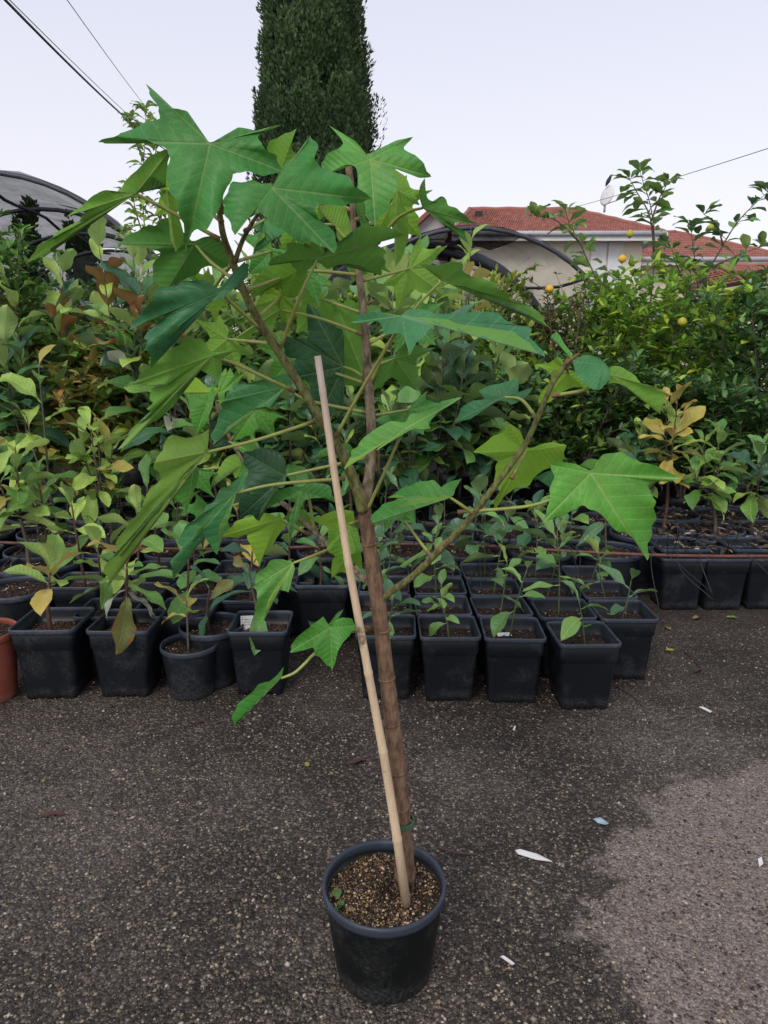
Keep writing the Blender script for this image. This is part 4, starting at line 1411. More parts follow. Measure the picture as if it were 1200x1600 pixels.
def lobed(crop, B, outl, Y0, g=(0, 0), bend=0.02, side='top', mat='t_green', pet=None, wave=0.009, plum=0.0085):
    """one palmate leaf. B = where the stalk meets the blade; outl = margin, third value 1 at a lobe tip;
    g = how the blade leans in depth (m per 100 px across, down); bend = how much it arches away"""
    LEAFN[0] += 1
    if abs(g[1]) >= 0.08:
        plum, wave = plum * 0.3, wave * 0.6      # blades seen nearly edge-on
    rng = random.Random(LEAFN[0] * 17)
    ox, oy, sc_ = CR[crop]
    cv = lambda p: (ox + p[0] / sc_, oy + p[1] / sc_)
    Bp = np.array(cv(B))
    pts = [np.array(cv(p)) for p in outl]
    tips = [i for i, p in enumerate(outl) if len(p) > 2]
    n = len(pts)
    # dense margin: smooth between tips, sharp at tips
    dense, istip = [], []
    st = tips[0] if tips else 0
    order = [(st + i) % n for i in range(n)]
    segs, cur = [], [order[0]]
    for i in order[1:] + [order[0]]:
        cur.append(i)
        if i in tips or i == order[0]:
            segs.append(cur)
            cur = [i]
    for s in segs:
        P = [pts[i] for i in s]
        q = catmull(P, 4)
        for j, p in enumerate(q[:-1]):
            dense.append(p)
            istip.append(j == 0)
    m = len(dense)
    # margin ripple
    ph = rng.uniform(0, 6)
    dense2 = []
    for i, p in enumerate(dense):
        r = p - Bp
        k = 0 if istip[i] else 1
        dense2.append(Bp + r * (1 + k * 0.022 * math.sin(i * 1.15 + ph) + k * rng.uniform(-0.010, 0.010)))
    dense = dense2
    tip_idx = [i for i in range(m) if istip[i]]
    rad = [max(1e-3, float(np.hypot(*(p - Bp)))) for p in dense]
    axis_of = [0] * m
    for a in range(len(tip_idx)):
        i0 = tip_idx[a]
        i1 = tip_idx[(a + 1) % len(tip_idx)] + (m if a == len(tip_idx) - 1 else 0)
        lo = min(range(i0, i1 + 1), key=lambda i: rad[i % m])
        for i in range(i0, i1):
            axis_of[i % m] = i0 if i <= lo else i1 % m
    T = [0.10, 0.24, 0.40, 0.56, 0.72, 0.86, 0.95, 1.0]
    Rmax = max(rad)
    Vv, lu, lv, Ff = [], [], [], []
    dirs = [(p - Bp) / r for p, r in zip(dense, rad)]

    def depth(px_, rr, i, t):
        d = px_ - Bp
        Y = Y0 + g[0] * d[0] / 100 + g[1] * d[1] / 100 + 1.9 * bend * (rr / 100) ** 2
        ax = axis_of[i]
        dv = abs(dirs[i][0] * dirs[ax][1] - dirs[i][1] * dirs[ax][0]) * rr      # distance off the lobe's vein
        Y -= plum * min(1.0, dv / 22) * (1 if side == 'top' else -1)               # blade bulges up between the veins
        Y += wave * t ** 3 * math.sin(i * 0.33 + ph) * (rr / 70)
        return Y
    Vv.append(at(Bp[0], Bp[1], Y0) - BASE)
    lu.append(0.0); lv.append(0.0)
    for t in T:
        for i in range(m):
            rr = rad[i] * t
            q = Bp + dirs[i] * rr
            Vv.append(at(q[0], q[1], depth(q, rr, i, t)) - BASE)
            ax = axis_of[i]
            L_ = rad[ax]
            lu.append(float(dirs[i] @ dirs[ax]) * rr / L_)
            lv.append(abs(dirs[i][0] * dirs[ax][1] - dirs[i][1] * dirs[ax][0]) * rr / L_)
    flip = side == 'top'
    area = sum(dense[i][0] * dense[(i + 1) % m][1] - dense[(i + 1) % m][0] * dense[i][1] for i in range(m))
    cwv = area > 0       # clockwise as seen (y points down)
    for i in range(m):
        j = (i + 1) % m
        f = (0, 1 + i, 1 + j)
        Ff.append(f[::-1] if cwv == flip else f)
    for k in range(len(T) - 1):
        for i in range(m):
            j = (i + 1) % m
            a, c = 1 + k * m + i, 1 + k * m + j
            f = (a, a + m, c + m, c)
            Ff.append(f[::-1] if cwv == flip else f)
    o = obj('leaf', mesh('leaf', Vv, Ff, LM[mat], True, {'lu': lu, 'lv': lv}), tree)
    if pet:
        Q = []
        b3 = at(Bp[0], Bp[1], Y0 + 0.003) - BASE
        Q.append(tuple(b3) + (0.0024,))
        k = len(pet)
        for i, p in enumerate(pet):
            x, y = (cv(p[1:]) if p[0] == 'c' else p[:2])
            Y = p[-1] if p[0] != 'c' and len(p) > 2 else Y0 + 0.05 * (i + 1) / k
            q = at(x, y, Y)
            Q.append(tuple(q - BASE) + (0.0026 + 0.0012 * (i + 1) / k,))
        tube('petiole', Q, M['petiole'], o, 7, 6)
        e = Vector(Q[-1][:3])
        d = (Vector(Q[-2][:3]) - e).normalized()
        tube('petiole_joint', [tuple(e - d * 0.004) + (0.0050,), tuple(e + d * 0.004) + (0.0046,), tuple(e + d * 0.014) + (0.0036,)], M['node'], o, 7, 3)
    return o


# ---- crown, front
lobed(1, (752, 418), [(745, 405), (690, 345), (640, 290), (625, 235), (590, 205), (520, 198), (470, 160), (430, 110), (350, 42, 1), (385, 120), (430, 200), (430, 258), (330, 295), (225, 345), (140, 375), (50, 408, 1), (130, 418), (220, 400), (340, 395), (440, 430), (500, 480), (488, 560), (485, 680), (530, 750), (560, 850), (590, 960), (600, 1095, 1), (640, 975), (720, 950), (790, 870), (840, 740), (885, 640), (920, 600), (1000, 595), (1100, 620), (1200, 590, 1), (1170, 500), (1110, 460), (1060, 395), (1075, 350), (1130, 330), (1200, 300, 1), (1140, 310), (1060, 340), (950, 315), (900, 335), (860, 390), (790, 400)],
      1.20, (0.0, -0.055), 0.012, 'top', 't_green', [(340, 262, 1.25), (347, 330, 1.29)])
lobed(2, (338, 455), [(262, 425), (330, 425), (355, 420), (400, 330), (470, 265), (540, 205), (577, 125, 1), (622, 190), (612, 280), (650, 322), (700, 345), (800, 380), (870, 450), (968, 525, 1), (880, 545), (780, 565), (700, 560), (630, 560), (620, 640), (700, 700), (745, 765), (728, 862, 1), (640, 810), (560, 790), (500, 790), (430, 730), (350, 690), (300, 640), (270, 612), (200, 640), (150, 680), (108, 752, 1), (85, 690), (45, 610), (35, 550), (60, 480), (95, 413, 1), (160, 420), (215, 405)],
      1.17, (0.012, -0.06), 0.012, 'top', 't_green', [(415, 315, 1.21), (403, 334, 1.30)])
lobed(13, (235, 295), [(300, 235), (370, 205), (437, 192, 1), (395, 250), (460, 285), (490, 330), (522, 378, 1), (470, 385), (400, 355), (350, 345), (360, 420), (330, 500), (300, 550), (258, 602, 1), (225, 580), (205, 500), (178, 420), (175, 350), (150, 325), (110, 325), (40, 365, 1), (10, 330), (20, 290), (60, 255), (100, 238), (98, 200), (42, 138, 1), (130, 190), (170, 215), (215, 272)],
      1.33, (0.0, -0.05), 0.012, 'top', 't_green', [(572, 262, 1.38), (555, 310, 1.51)])
lobed(2, (400, 330), [(350, 255), (310, 220), (318, 170), (370, 140), (440, 110), (492, 85, 1), (470, 150), (465, 220), (500, 250), (440, 310), (480, 400, 1), (400, 380), (330, 330, 1)], 1.42, (0, 0.03), 0.01, 'under', 't_yellow', [(447, 300, 1.5), (551, 330, 1.51)])
lobed(13, (362, 440), [(350, 345), (400, 380), (430, 440), (468, 512, 1), (430, 505), (385, 500), (410, 560), (415, 650), (400, 720), (352, 802, 1), (345, 740), (360, 680), (330, 600), (325, 540), (340, 480), (300, 420, 1), (330, 370)], 1.45, (0, 0.02), 0.01, 'under', 't_under', [(600, 325, 1.5), (552, 345, 1.51)])
lobed(6, (240, 300), [(232, 270), (220, 180), (255, 112, 1), (262, 190), (275, 240), (320, 260), (345, 232), (380, 232), (400, 280), (450, 300), (500, 340), (540, 375), (600, 402, 1), (520, 395), (450, 390), (440, 412), (500, 445), (530, 525, 1), (440, 442), (360, 390), (290, 340)], 1.40, (0.03, 0.02), 0.008, 'under', 't_under_dark', [(636, 332, 1.44), (610, 352, 1.47), (556, 420, 1.50)])
lobed(2, (625, 898), [(640, 850), (690, 850), (735, 800), (830, 760), (860, 710), (950, 685), (1080, 710), (1190, 747, 1), (1080, 772), (1000, 795), (1040, 840), (1045, 890), (1035, 950), (1020, 1002, 1), (950, 965), (880, 940), (780, 930), (690, 960), (640, 925), (600, 930), (570, 955), (540, 995, 1), (480, 960), (440, 910), (380, 920), (320, 940, 1), (340, 890), (420, 860), (440, 800), (520, 800), (570, 830), (590, 780, 1), (630, 820)], 1.30, (-0.01, 0.10), 0.012, 'under', 't_under_dark', [(470, 460, 1.31), (437, 545, 1.37)])
lobed(2, (490, 975), [(520, 965), (560, 1000), (550, 1050), (520, 1100), (490, 1130), (450, 1140), (410, 1192, 1), (400, 1130), (350, 1090), (320, 1105), (270, 1125), (203, 1140, 1), (210, 1090), (250, 1000), (320, 950), (380, 925), (430, 918), (470, 950)], 1.44, (0.0, 0.05), 0.01, 'under', 't_yellow', [(500, 424, 1.46), (563, 430, 1.50)])
# ---- crown, left
lobed(3, (690, 330), [(690, 190), (760, 110), (850, 60), (900, 62, 1), (892, 130), (885, 200), (880, 290, 1), (800, 225), (735, 225), (705, 280), (680, 350), (640, 362), (560, 420), (470, 480), (400, 530), (330, 570), (240, 610), (170, 662), (140, 710), (90, 732), (14, 752, 1), (80, 650), (170, 618), (190, 570), (290, 540), (350, 480), (370, 440), (330, 445), (260, 472, 1), (380, 380), (440, 330), (510, 308), (550, 330), (600, 290), (640, 230)], 1.24, (0.03, 0.06), 0.008, 'under', 't_under', [('c', 800, 390), ('c', 900, 440), (340, 372, 1.30)])
lobed(3, (880, 300), [(930, 350), (950, 450), (990, 600), (938, 697, 1), (905, 600), (895, 500), (870, 400), (830, 320, 1)], 1.30, (0, 0.03), 0.01, 'under', 't_under')
lobed(1, (660, 1050), [(640, 1025), (560, 960), (520, 900), (480, 880), (400, 930), (330, 940), (250, 990), (165, 1042, 1), (300, 1062), (390, 1077), (440, 1100), (400, 1170), (395, 1250), (420, 1300), (480, 1332, 1), (560, 1280), (640, 1250), (700, 1205), (740, 1180), (800, 1200), (885, 1182, 1), (850, 1080), (800, 1000), (720, 1000)], 1.36, (0.0, 0.05), 0.01, 'under', 't_under_dark', [(330, 410, 1.35), (370, 440, 1.33)])
lobed(4, (745, 222), [(715, 200), (650, 150), (580, 155), (500, 155), (470, 185), (400, 195), (340, 220), (300, 300), (230, 370), (168, 462, 1), (270, 410), (330, 385), (390, 372), (340, 420), (280, 480), (270, 540), (285, 600), (305, 702, 1), (350, 600), (400, 530), (440, 460), (500, 430), (560, 395), (640, 310), (680, 280), (740, 275), (790, 230), (840, 190), (905, 130), (915, 70), (890, 33, 1), (820, 100), (760, 170)], 1.25, (0.03, -0.03), 0.014, 'top', 't_blue', [(358, 470, 1.29), (408, 515, 1.35)])
lobed(4, (688, 622), [(680, 595), (620, 520), (560, 518), (490, 545), (440, 580), (370, 590), (310, 640), (290, 680), (240, 740), (178, 802, 1), (280, 805), (350, 805), (410, 802), (330, 818), (300, 850), (310, 920), (285, 950), (285, 1000), (200, 1060), (160, 1120), (98, 1212, 1), (160, 1180), (230, 1110), (295, 1050), (350, 1020), (440, 940), (450, 880), (520, 830), (570, 750), (615, 715), (660, 740), (720, 790, 1), (740, 740), (755, 650), (800, 610), (905, 570, 1), (820, 572), (740, 598)], 1.27, (0.01, 0.055), 0.010, 'under', 't_under', [(370, 570, 1.30), (457, 610, 1.385)])
lobed(4, (1150, 815), [(1150, 735), (1060, 760), (960, 780), (900, 800), (830, 800), (800, 840), (755, 905, 1), (740, 935), (730, 1000), (690, 1090), (690, 1182, 1), (740, 1130), (790, 1060), (850, 1000), (900, 970), (980, 945), (1060, 952, 1), (1110, 860), (1190, 800, 1)], 1.45, (0.02, -0.03), 0.014, 'top', 't_blue', [(480, 625, 1.46), (575, 645, 1.465)])
lobed(4, (655, 915), [(610, 865), (525, 858, 1), (545, 940), (550, 980), (560, 1040), (585, 1112, 1), (620, 1080), (650, 1040), (680, 960), (702, 870), (690, 788, 1), (665, 860)], 1.58, (0, -0.04), 0.02, 'top', 't_bright', [(335, 640, 1.62)])
lobed(4, (690, 850), [(640, 820), (600, 770), (560, 755), (520, 800), (480, 852, 1), (560, 862), (640, 865), (700, 880, 1), (735, 830, 1), (700, 820)], 1.62, (0, 0.03), 0.02, 'under', 't_yellow')
lobed(4, (730, 860), [(725, 800), (760, 750), (800, 700, 1), (830, 750), (885, 738, 1), (820, 830), (770, 850), (760, 920, 1), (725, 890)], 1.62, (0, -0.03), 0.02, 'top', 't_bright')
lobed(9, (695, 345), [(702, 280), (705, 200, 1), (640, 240), (560, 255), (460, 240), (430, 300), (395, 360), (362, 410, 1), (370, 460), (412, 502), (350, 570), (300, 640), (290, 690), (220, 780), (140, 880), (130, 960), (135, 990), (60, 1050), (68, 1202, 1), (100, 1120), (140, 1060), (148, 995), (205, 920), (310, 765), (410, 645), (490, 555), (575, 452), (645, 392)], 1.22, (0.035, 0.03), 0.010, 'under', 't_pale', [(400, 688, 1.28), (487, 660, 1.395)], wave=0.003)
lobed(9, (612, 432), [(560, 465), (478, 562, 1), (520, 650), (570, 718, 1), (600, 610), (640, 520), (632, 432)], 1.26, (0, -0.03), 0.01, 'top', 't_bright')
lobed(9, (880, 600), [(925, 560), (938, 465, 1), (860, 530), (820, 560), (770, 580), (740, 650), (690, 680), (670, 720), (620, 770), (570, 800), (520, 880), (530, 950), (470, 1030), (480, 1147, 1), (520, 1080), (550, 962), (600, 910), (640, 832), (658, 825), (680, 890), (757, 987, 1), (770, 900), (765, 820), (800, 760), (802, 680), (850, 622)], 1.30, (0.02, -0.035), 0.012, 'top', 't_blue', [(430, 757, 1.32), (535, 748, 1.405)])
lobed(10, (500, 332), [(500, 400), (430, 400), (430, 440), (400, 480), (350, 540), (340, 617, 1), (280, 580), (212, 602, 1), (220, 480), (250, 380), (270, 300), (240, 250), (244, 188, 1), (310, 170), (390, 162), (470, 190), (508, 240, 1)], 1.43, (0.01, -0.03), 0.012, 'top', 't_dark', [(470, 738, 1.44), (578, 714, 1.455)])
lobed(10, (590, 430), [(605, 400), (640, 385), (700, 378), (770, 390), (800, 450), (832, 508, 1), (770, 470), (700, 475), (640, 480), (600, 530), (590, 600), (545, 650), (530, 785, 1), (525, 620), (560, 520), (560, 475), (470, 490), (400, 530), (343, 557, 1), (360, 510), (430, 440), (520, 405)], 1.45, (0, -0.03), 0.014, 'top', 't_green', [(480, 770, 1.5), (492, 832, 1.52)])
lobed(10, (460, 605), [(490, 625), (510, 645), (470, 690), (440, 740), (400, 800), (350, 850), (340, 907, 1), (300, 800), (270, 740), (260, 702), (200, 720), (93, 716, 1), (170, 650), (210, 610), (290, 590), (340, 568), (400, 568), (440, 590), (470, 560, 1), (480, 590)], 1.47, (0, 0.04), 0.012, 'under', 't_yellow', [(452, 820, 1.5), (480, 833, 1.53)])
lobed(10, (600, 615), [(560, 600), (480, 605, 1), (540, 565), (620, 545), (650, 580), (714, 674, 1), (640, 660), (570, 640)], 1.54, (0, 0.03), 0.012, 'under', 't_yellow')
lobed(12, (470, 80), [(455, 58), (440, 65), (400, 55), (340, 60), (290, 110), (240, 150), (240, 190), (218, 230, 1), (250, 270), (240, 330), (235, 380), (250, 430), (258, 500, 1), (290, 420), (310, 330), (340, 270), (380, 240), (442, 263, 1), (460, 200), (482, 110)], 1.40, (0.02, -0.04), 0.014, 'top', 't_green', [(490, 868, 1.42), (515, 858, 1.5)])
lobed(10, (870, 590), [(850, 545), (930, 555, 1), (935, 600), (930, 640), (860, 640), (800, 660), (770, 722, 1), (765, 660), (678, 612, 1), (760, 570)], 1.52, (0, 0.03), 0.01, 'under', 't_yellow')
lobed(10, (900, 635), [(860, 630), (800, 650), (770, 720), (765, 790, 1), (800, 830), (860, 885, 1), (900, 830), (970, 805, 1), (968, 720), (940, 645)], 1.47, (0, -0.03), 0.01, 'top', 't_yellow', [(560, 815, 1.44)])
lobed(10, (890, 835), [(930, 815), (970, 800), (988, 932, 1), (930, 880), (890, 900), (895, 952, 1), (850, 935), (795, 972, 1), (793, 880), (825, 838)], 1.50, (0, 0.02), 0.01, 'under', 't_yellow')
lobed(10, (250, 255), [(200, 200), (130, 230), (70, 320), (28, 422, 1), (80, 345), (150, 295), (190, 350, 1), (235, 310)], 1.55, (0, 0.03), 0.01, 'under', 't_under')
lobed(10, (925, 165), [(910, 140), (850, 133), (770, 150), (720, 180), (678, 237, 1), (740, 200), (790, 190), (850, 200), (888, 252, 1), (900, 205)], 1.48, (0, -0.03), 0.012, 'top', 't_green')
# ---- middle
lobed(5, (545, 770), [(552, 700), (545, 560), (500, 520), (430, 480), (380, 420), (328, 368, 1), (315, 470), (330, 560), (300, 600), (195, 580, 1), (170, 650), (190, 710), (250, 720), (220, 800), (200, 850, 1), (290, 850), (340, 900), (330, 1000), (400, 1085, 1), (460, 1060), (548, 1050, 1), (552, 900)], 1.52, (0.02, 0.0), 0.008, 'top', 't_dark', [(555, 580, 1.5), (572, 592, 1.475)])
lobed(5, (680, 850), [(700, 750), (695, 600), (665, 480), (650, 360, 1), (570, 362), (500, 380, 1), (480, 460), (545, 560), (540, 700), (540, 880, 1), (620, 892), (690, 865)], 1.58, (0, 0.02), 0.008, 'under', 't_under', [(575, 600, 1.475)])
lobed(4, (1110, 335), [(1112, 258, 1), (1000, 300), (950, 320), (960, 420), (900, 460), (820, 520), (748, 572, 1), (820, 560), (880, 540), (960, 470), (1010, 450), (1060, 480, 1), (1092, 380)], 1.45, (0, 0.04), 0.01, 'under', 't_under', [(500, 498, 1.47), (565, 522, 1.485)])
lobed(2, (740, 700), [(730, 640), (640, 615), (625, 570, 1), (700, 560), (790, 555), (812, 620), (835, 720), (800, 800, 1), (750, 770)], 1.50, (0, 0.03), 0.008, 'under', 't_under', [(540, 372, 1.5), (553, 378, 1.51)])
lobed(2, (930, 680), [(880, 640), (855, 560, 1), (912, 535), (915, 620), (960, 695, 1), (900, 700, 1)], 1.47, (0, 0.03), 0.008, 'under', 't_under_dark')
lobed(2, (290, 655), [(330, 660), (380, 690), (440, 722, 1), (370, 762), (300, 820), (218, 872, 1), (240, 810), (300, 745), (208, 702, 1), (250, 665)], 1.36, (0, -0.04), 0.012, 'top', 't_blue', [(385, 360, 1.31)])
# ---- right
lobed(6, (360, 755), [(330, 710), (270, 675), (225, 650, 1), (340, 655), (430, 635), (490, 650), (500, 700), (560, 730), (620, 740), (690, 770), (740, 820), (800, 880), (880, 900), (950, 940), (1032, 1047, 1), (960, 1000), (880, 940), (800, 910), (720, 860), (620, 830), (500, 790), (400, 772)], 1.42, (-0.01, 0.10), 0.006, 'under', 't_under_dark', [(650, 480, 1.44), (605, 540, 1.46), (578, 600, 1.47)])
lobed(7, (312, 118), [(330, 95), (370, 80), (450, 85), (500, 110), (600, 115), (700, 105), (780, 95), (860, 115), (920, 165), (1000, 180), (1030, 235), (1100, 342, 1), (1000, 265), (930, 207), (830, 200), (720, 195), (620, 165), (560, 137), (490, 140), (480, 180), (440, 220), (390, 270), (350, 337, 1), (335, 270), (300, 215), (240, 220), (205, 205), (185, 150), (110, 155), (30, 157, 1), (80, 110), (170, 95), (230, 108), (290, 128)], 1.24, (0.0, -0.16), 0.006, 'top', 't_blue', [(615, 525, 1.28), (570, 600, 1.33), (526, 680, 1.395)], wave=0.004)
lobed(7, (830, 205), [(770, 190), (850, 192), (930, 205), (945, 238, 1), (860, 240), (790, 225, 1)], 1.28, (0, 0.1), 0.006, 'under', 't_yellow')
lobed(7, (330, 740), [(325, 705), (360, 660), (430, 650), (500, 610), (540, 585), (642, 568, 1), (560, 620), (500, 660), (460, 710), (465, 742, 1), (400, 735), (345, 755), (270, 800), (168, 862, 1), (230, 770), (290, 738), (280, 745), (200, 790), (130, 840), (90, 885), (20, 905), (-5, 965, 1), (30, 870), (60, 840), (110, 780), (170, 740), (245, 700)], 1.34, (0.0, -0.12), 0.010, 'top', 't_green', [(622, 690, 1.36), (600, 740, 1.38), (574, 797, 1.415)], wave=0.004)
lobed(7, (868, 565), [(950, 540), (952, 463, 1), (850, 490), (770, 510), (733, 532, 1), (760, 575), (690, 590), (630, 640), (603, 702, 1), (680, 690), (740, 650), (830, 590), (890, 592), (920, 607), (1000, 560), (1032, 513, 1), (940, 550)], 1.42, (0, -0.08), 0.012, 'top', 't_blue', [(815, 625, 1.41), (838, 653, 1.378)])
lobed(8, (645, 845), [(640, 828), (680, 800), (700, 752), (760, 732), (830, 735), (870, 765), (960, 790), (1040, 820), (1142, 876, 1), (1060, 890), (1000, 890), (960, 920), (985, 960), (1000, 1010), (1000, 1080), (985, 1150), (972, 1220), (958, 1325, 1), (900, 1220), (840, 1180), (760, 1140), (715, 1080), (660, 1050), (600, 1025), (560, 1040), (500, 1075), (440, 1095), (383, 1112, 1), (410, 1030), (420, 940), (440, 860), (423, 800, 1), (480, 780), (560, 795), (610, 815)], 1.27, (0.01, -0.05), 0.012, 'top', 't_bright', [(890, 765, 1.33), (830, 790, 1.37), (718, 800, 1.398)])
lobed(8, (650, 820), [(585, 800, 1), (640, 765), (692, 772, 1), (670, 830)], 1.33, (0, 0), 0.01, 'under', 't_blue')
lobed(8, (290, 722), [(285, 690), (270, 640), (245, 600), (200, 573, 1), (150, 620), (80, 660), (-2, 727, 1), (60, 745), (130, 765), (120, 820), (115, 900), (140, 950), (110, 1000), (123, 1042, 1), (180, 960), (240, 930), (310, 910), (340, 860), (430, 810), (490, 780), (500, 740), (512, 690, 1), (440, 675), (370, 685), (320, 705)], 1.44, (0, 0.04), 0.012, 'under', 't_yellow', [(818, 712, 1.41), (800, 745, 1.39)])
lobed(8, (400, 860), [(345, 865), (430, 830), (440, 880), (420, 920, 1), (370, 890, 1)], 1.46, (0, 0), 0.01, 'top', 't_blue')
lobed(8, (520, 290), [(505, 265), (490, 225), (460, 198, 1), (430, 230), (380, 240), (333, 246, 1), (380, 265), (420, 292), (420, 340), (370, 400), (358, 462, 1), (420, 450), (480, 400), (540, 375), (600, 372), (637, 412, 1), (620, 340), (570, 290)], 1.42, (0, 0.04), 0.012, 'under', 't_yellow', [(886, 575, 1.37)])
lobed(8, (545, 222), [(510, 182), (460, 122), (420, 95, 1), (462, 68), (500, 130), (548, 190)], 1.35, (0, -0.03), 0.01, 'top', 't_green')
lobed(8, (715, 250), [(700, 215), (640, 193), (590, 200), (550, 222, 1), (560, 290), (610, 350), (660, 382), (690, 388, 1), (740, 340), (757, 290, 1), (742, 258)], 1.31, (0, -0.05), 0.014, 'top', 't_blue', [(920, 606, 1.33), (866, 618, 1.368)])
lobed(8, (752, 300), [(750, 265), (810, 258), (880, 300), (930, 350), (1000, 370), (1062, 392, 1), (1050, 440), (1030, 522, 1), (980, 470), (880, 400), (800, 350), (745, 352, 1)], 1.34, (0.02, 0.04), 0.010, 'under', 't_under')
lobed(11, (655, 550), [(600, 530), (560, 545), (450, 550), (370, 575), (280, 620), (200, 660), (158, 722, 1), (180, 640), (240, 590), (320, 560), (330, 530), (258, 552, 1), (340, 500), (420, 465), (500, 445), (560, 445), (590, 490), (620, 465), (690, 440), (724, 433, 1), (690, 480), (668, 540)], 1.36, (0, -0.10), 0.010, 'top', 't_green', [(722, 790, 1.37), (740, 803, 1.392)])
lobed(11, (365, 690), [(350, 692), (280, 690), (230, 675), (148, 692, 1), (200, 650), (290, 630), (370, 633), (392, 652), (380, 670), (412, 687, 1)], 1.42, (0, -0.08), 0.010, 'top', 't_green', [(655, 845, 1.415), (673, 868, 1.405)])
lobed(11, (525, 858), [(510, 838), (470, 888), (400, 930), (338, 978, 1), (375, 982), (430, 942), (510, 900), (542, 850)], 1.42, (0, -0.06), 0.008, 'top', 't_under')
# ---- low shoot
lobed(12, (705, 480), [(690, 458), (660, 413, 1), (600, 458), (560, 490), (480, 560), (460, 600), (452, 637, 1), (520, 630), (590, 608), (612, 650), (660, 690), (718, 744, 1), (740, 680), (760, 610), (800, 560), (840, 510), (864, 470, 1), (840, 430), (790, 420), (740, 435), (715, 470)], 1.33, (0.01, -0.055), 0.014, 'top', 't_bright', [(545, 985, 1.37), (578, 982, 1.415)])
lobed(12, (690, 465), [(740, 400), (787, 368, 1), (752, 430), (720, 470)], 1.38, (0, 0), 0.01, 'top', 't_green')
lobed(12, (610, 470), [(562, 436, 1), (590, 445), (650, 450), (590, 480)], 1.38, (0, 0), 0.01, 'top', 't_dark')
lobed(12, (395, 800), [(402, 780), (412, 728, 1), (370, 780), (320, 820), (260, 835), (210, 890), (160, 930), (120, 970), (93, 1040), (103, 1102, 1), (160, 1020), (220, 952), (290, 892), (385, 808)], 1.25, (0.02, -0.06), 0.01, 'top', 't_bright', [('c', 480, 765), ('c', 550, 702), (491, 1022, 1.31), (530, 992, 1.36), (577, 983, 1.415)], wave=0.002)
# ---- leaves deeper in the crown
PALM = [(0, -8), (28, -30), (48, -34), (70, -46), (112, -50, 1), (86, -18), (96, 8), (118, 40), (150, 66, 1), (104, 62), (60, 62), (48, 78), (46, 110), (26, 140), (2, 188, 1), (-20, 146), (-40, 112), (-46, 78), (-62, 62), (-104, 66), (-146, 70, 1), (-118, 38), (-94, 8), (-88, -18), (-110, -52, 1), (-70, -44), (-46, -34), (-26, -28)]
CR[14] = (0, 0, 1)


def deep(px_, py_, size, rot, squash, Y, side, mat, tgt, g=(0, 0.03)):
    c_, s_ = math.cos(rot), math.sin(rot)
    out = []
    for p in PALM:
        x, y = p[0] * size / 190, p[1] * size / 190 * squash
        out.append((px_ + x * c_ - y * s_, py_ + x * s_ + y * c_) + tuple(p[2:]))
    lobed(14, (px_, py_), out, Y, g, 0.014, side, mat, [tgt])


deep(468, 352, 74, 0.5, 0.8, 1.60, 'under', 't_yellow', (551, 350, 1.51))
deep(612, 318, 80, -0.7, 0.9, 1.60, 'under', 't_yellow', (552, 372, 1.51))
deep(500, 305, 70, 0.2, 0.7, 1.66, 'under', 't_under', (551, 330, 1.51))
deep(640, 420, 84, -0.9, 0.8, 1.62, 'under', 't_under', (562, 440, 1.50))
deep(505, 468, 86, 0.7, 0.8, 1.60, 'under', 't_under', (568, 490, 1.49))
deep(440, 462, 70, 1.0, 0.8, 1.46, 'under', 't_yellow', (402, 497, 1.345), (0, 0.02))
deep(286, 300, 74, 0.9, 0.8, 1.40, 'under', 't_yellow', (345, 345, 1.29))
deep(425, 392, 76, 0.8, 0.7, 1.50, 'top', 't_bright', (364, 410, 1.315), (0, -0.03))
deep(618, 560, 78, -0.6, 0.8, 1.62, 'under', 't_under_dark', (574, 575, 1.475))
deep(398, 640, 76, 0.6, 0.8, 1.55, 'top', 't_bright', (360, 690, 1.62), (0, -0.03))
deep(410, 715, 72, 0.8, 0.75, 1.52, 'top', 't_green', (440, 785, 1.57), (0, -0.03))
deep(620, 790, 60, -0.8, 0.7, 1.50, 'top', 't_green', (575, 830, 1.42), (0, -0.03))
deep(300, 735, 66, 0.5, 0.9, 1.56, 'top', 't_bright', (385, 728, 1.60), (0, -0.03))
deep(565, 395, 70, 0.3, 0.7, 1.60, 'under', 't_under', (556, 400, 1.505))
deep(478, 420, 78, 0.9, 0.75, 1.55, 'top', 't_green', (381, 455, 1.33), (0, -0.03))
deep(355, 530, 72, 0.9, 0.75, 1.46, 'under', 't_under', (427, 537, 1.36))
deep(640, 500, 76, -0.8, 0.75, 1.58, 'top', 't_green', (572, 540, 1.48), (0, -0.03))
deep(455, 560, 72, 0.7, 0.75, 1.58, 'top', 't_bright', (574, 600, 1.475), (0, -0.03))
deep(640, 640, 66, -0.5, 0.7, 1.60, 'top', 't_green', (579, 650, 1.465), (0, -0.03))
deep(330, 455, 64, 1.1, 0.75, 1.44, 'under', 't_yellow', (364, 410, 1.315))
deep(330, 800, 64, 0.5, 0.8, 1.60, 'top', 't_bright', (425, 772, 1.58), (0, -0.03))
# leafless stalks and young tips
for q in ([(575, 475, 1.49, 3), (583, 470, 1.48, 2.6)], [(580, 640, 1.465, 2.6), (590, 700, 1.47, 2.6), (591, 740, 1.475, 2.4)], [(570, 690, 1.455, 2.2), (582, 735, 1.45, 2)],
          [(546, 275, 1.52, 5.5), (545, 264, 1.52, 6), (548, 255, 1.52, 3)], [(885, 568, 1.362, 4), (895, 560, 1.35, 3), (905, 552, 1.345, 1.5)], [(678, 865, 1.402, 3), (690, 852, 1.398, 4), (700, 842, 1.395, 2)]):
    stem('stub', q, M['node'], n=7)

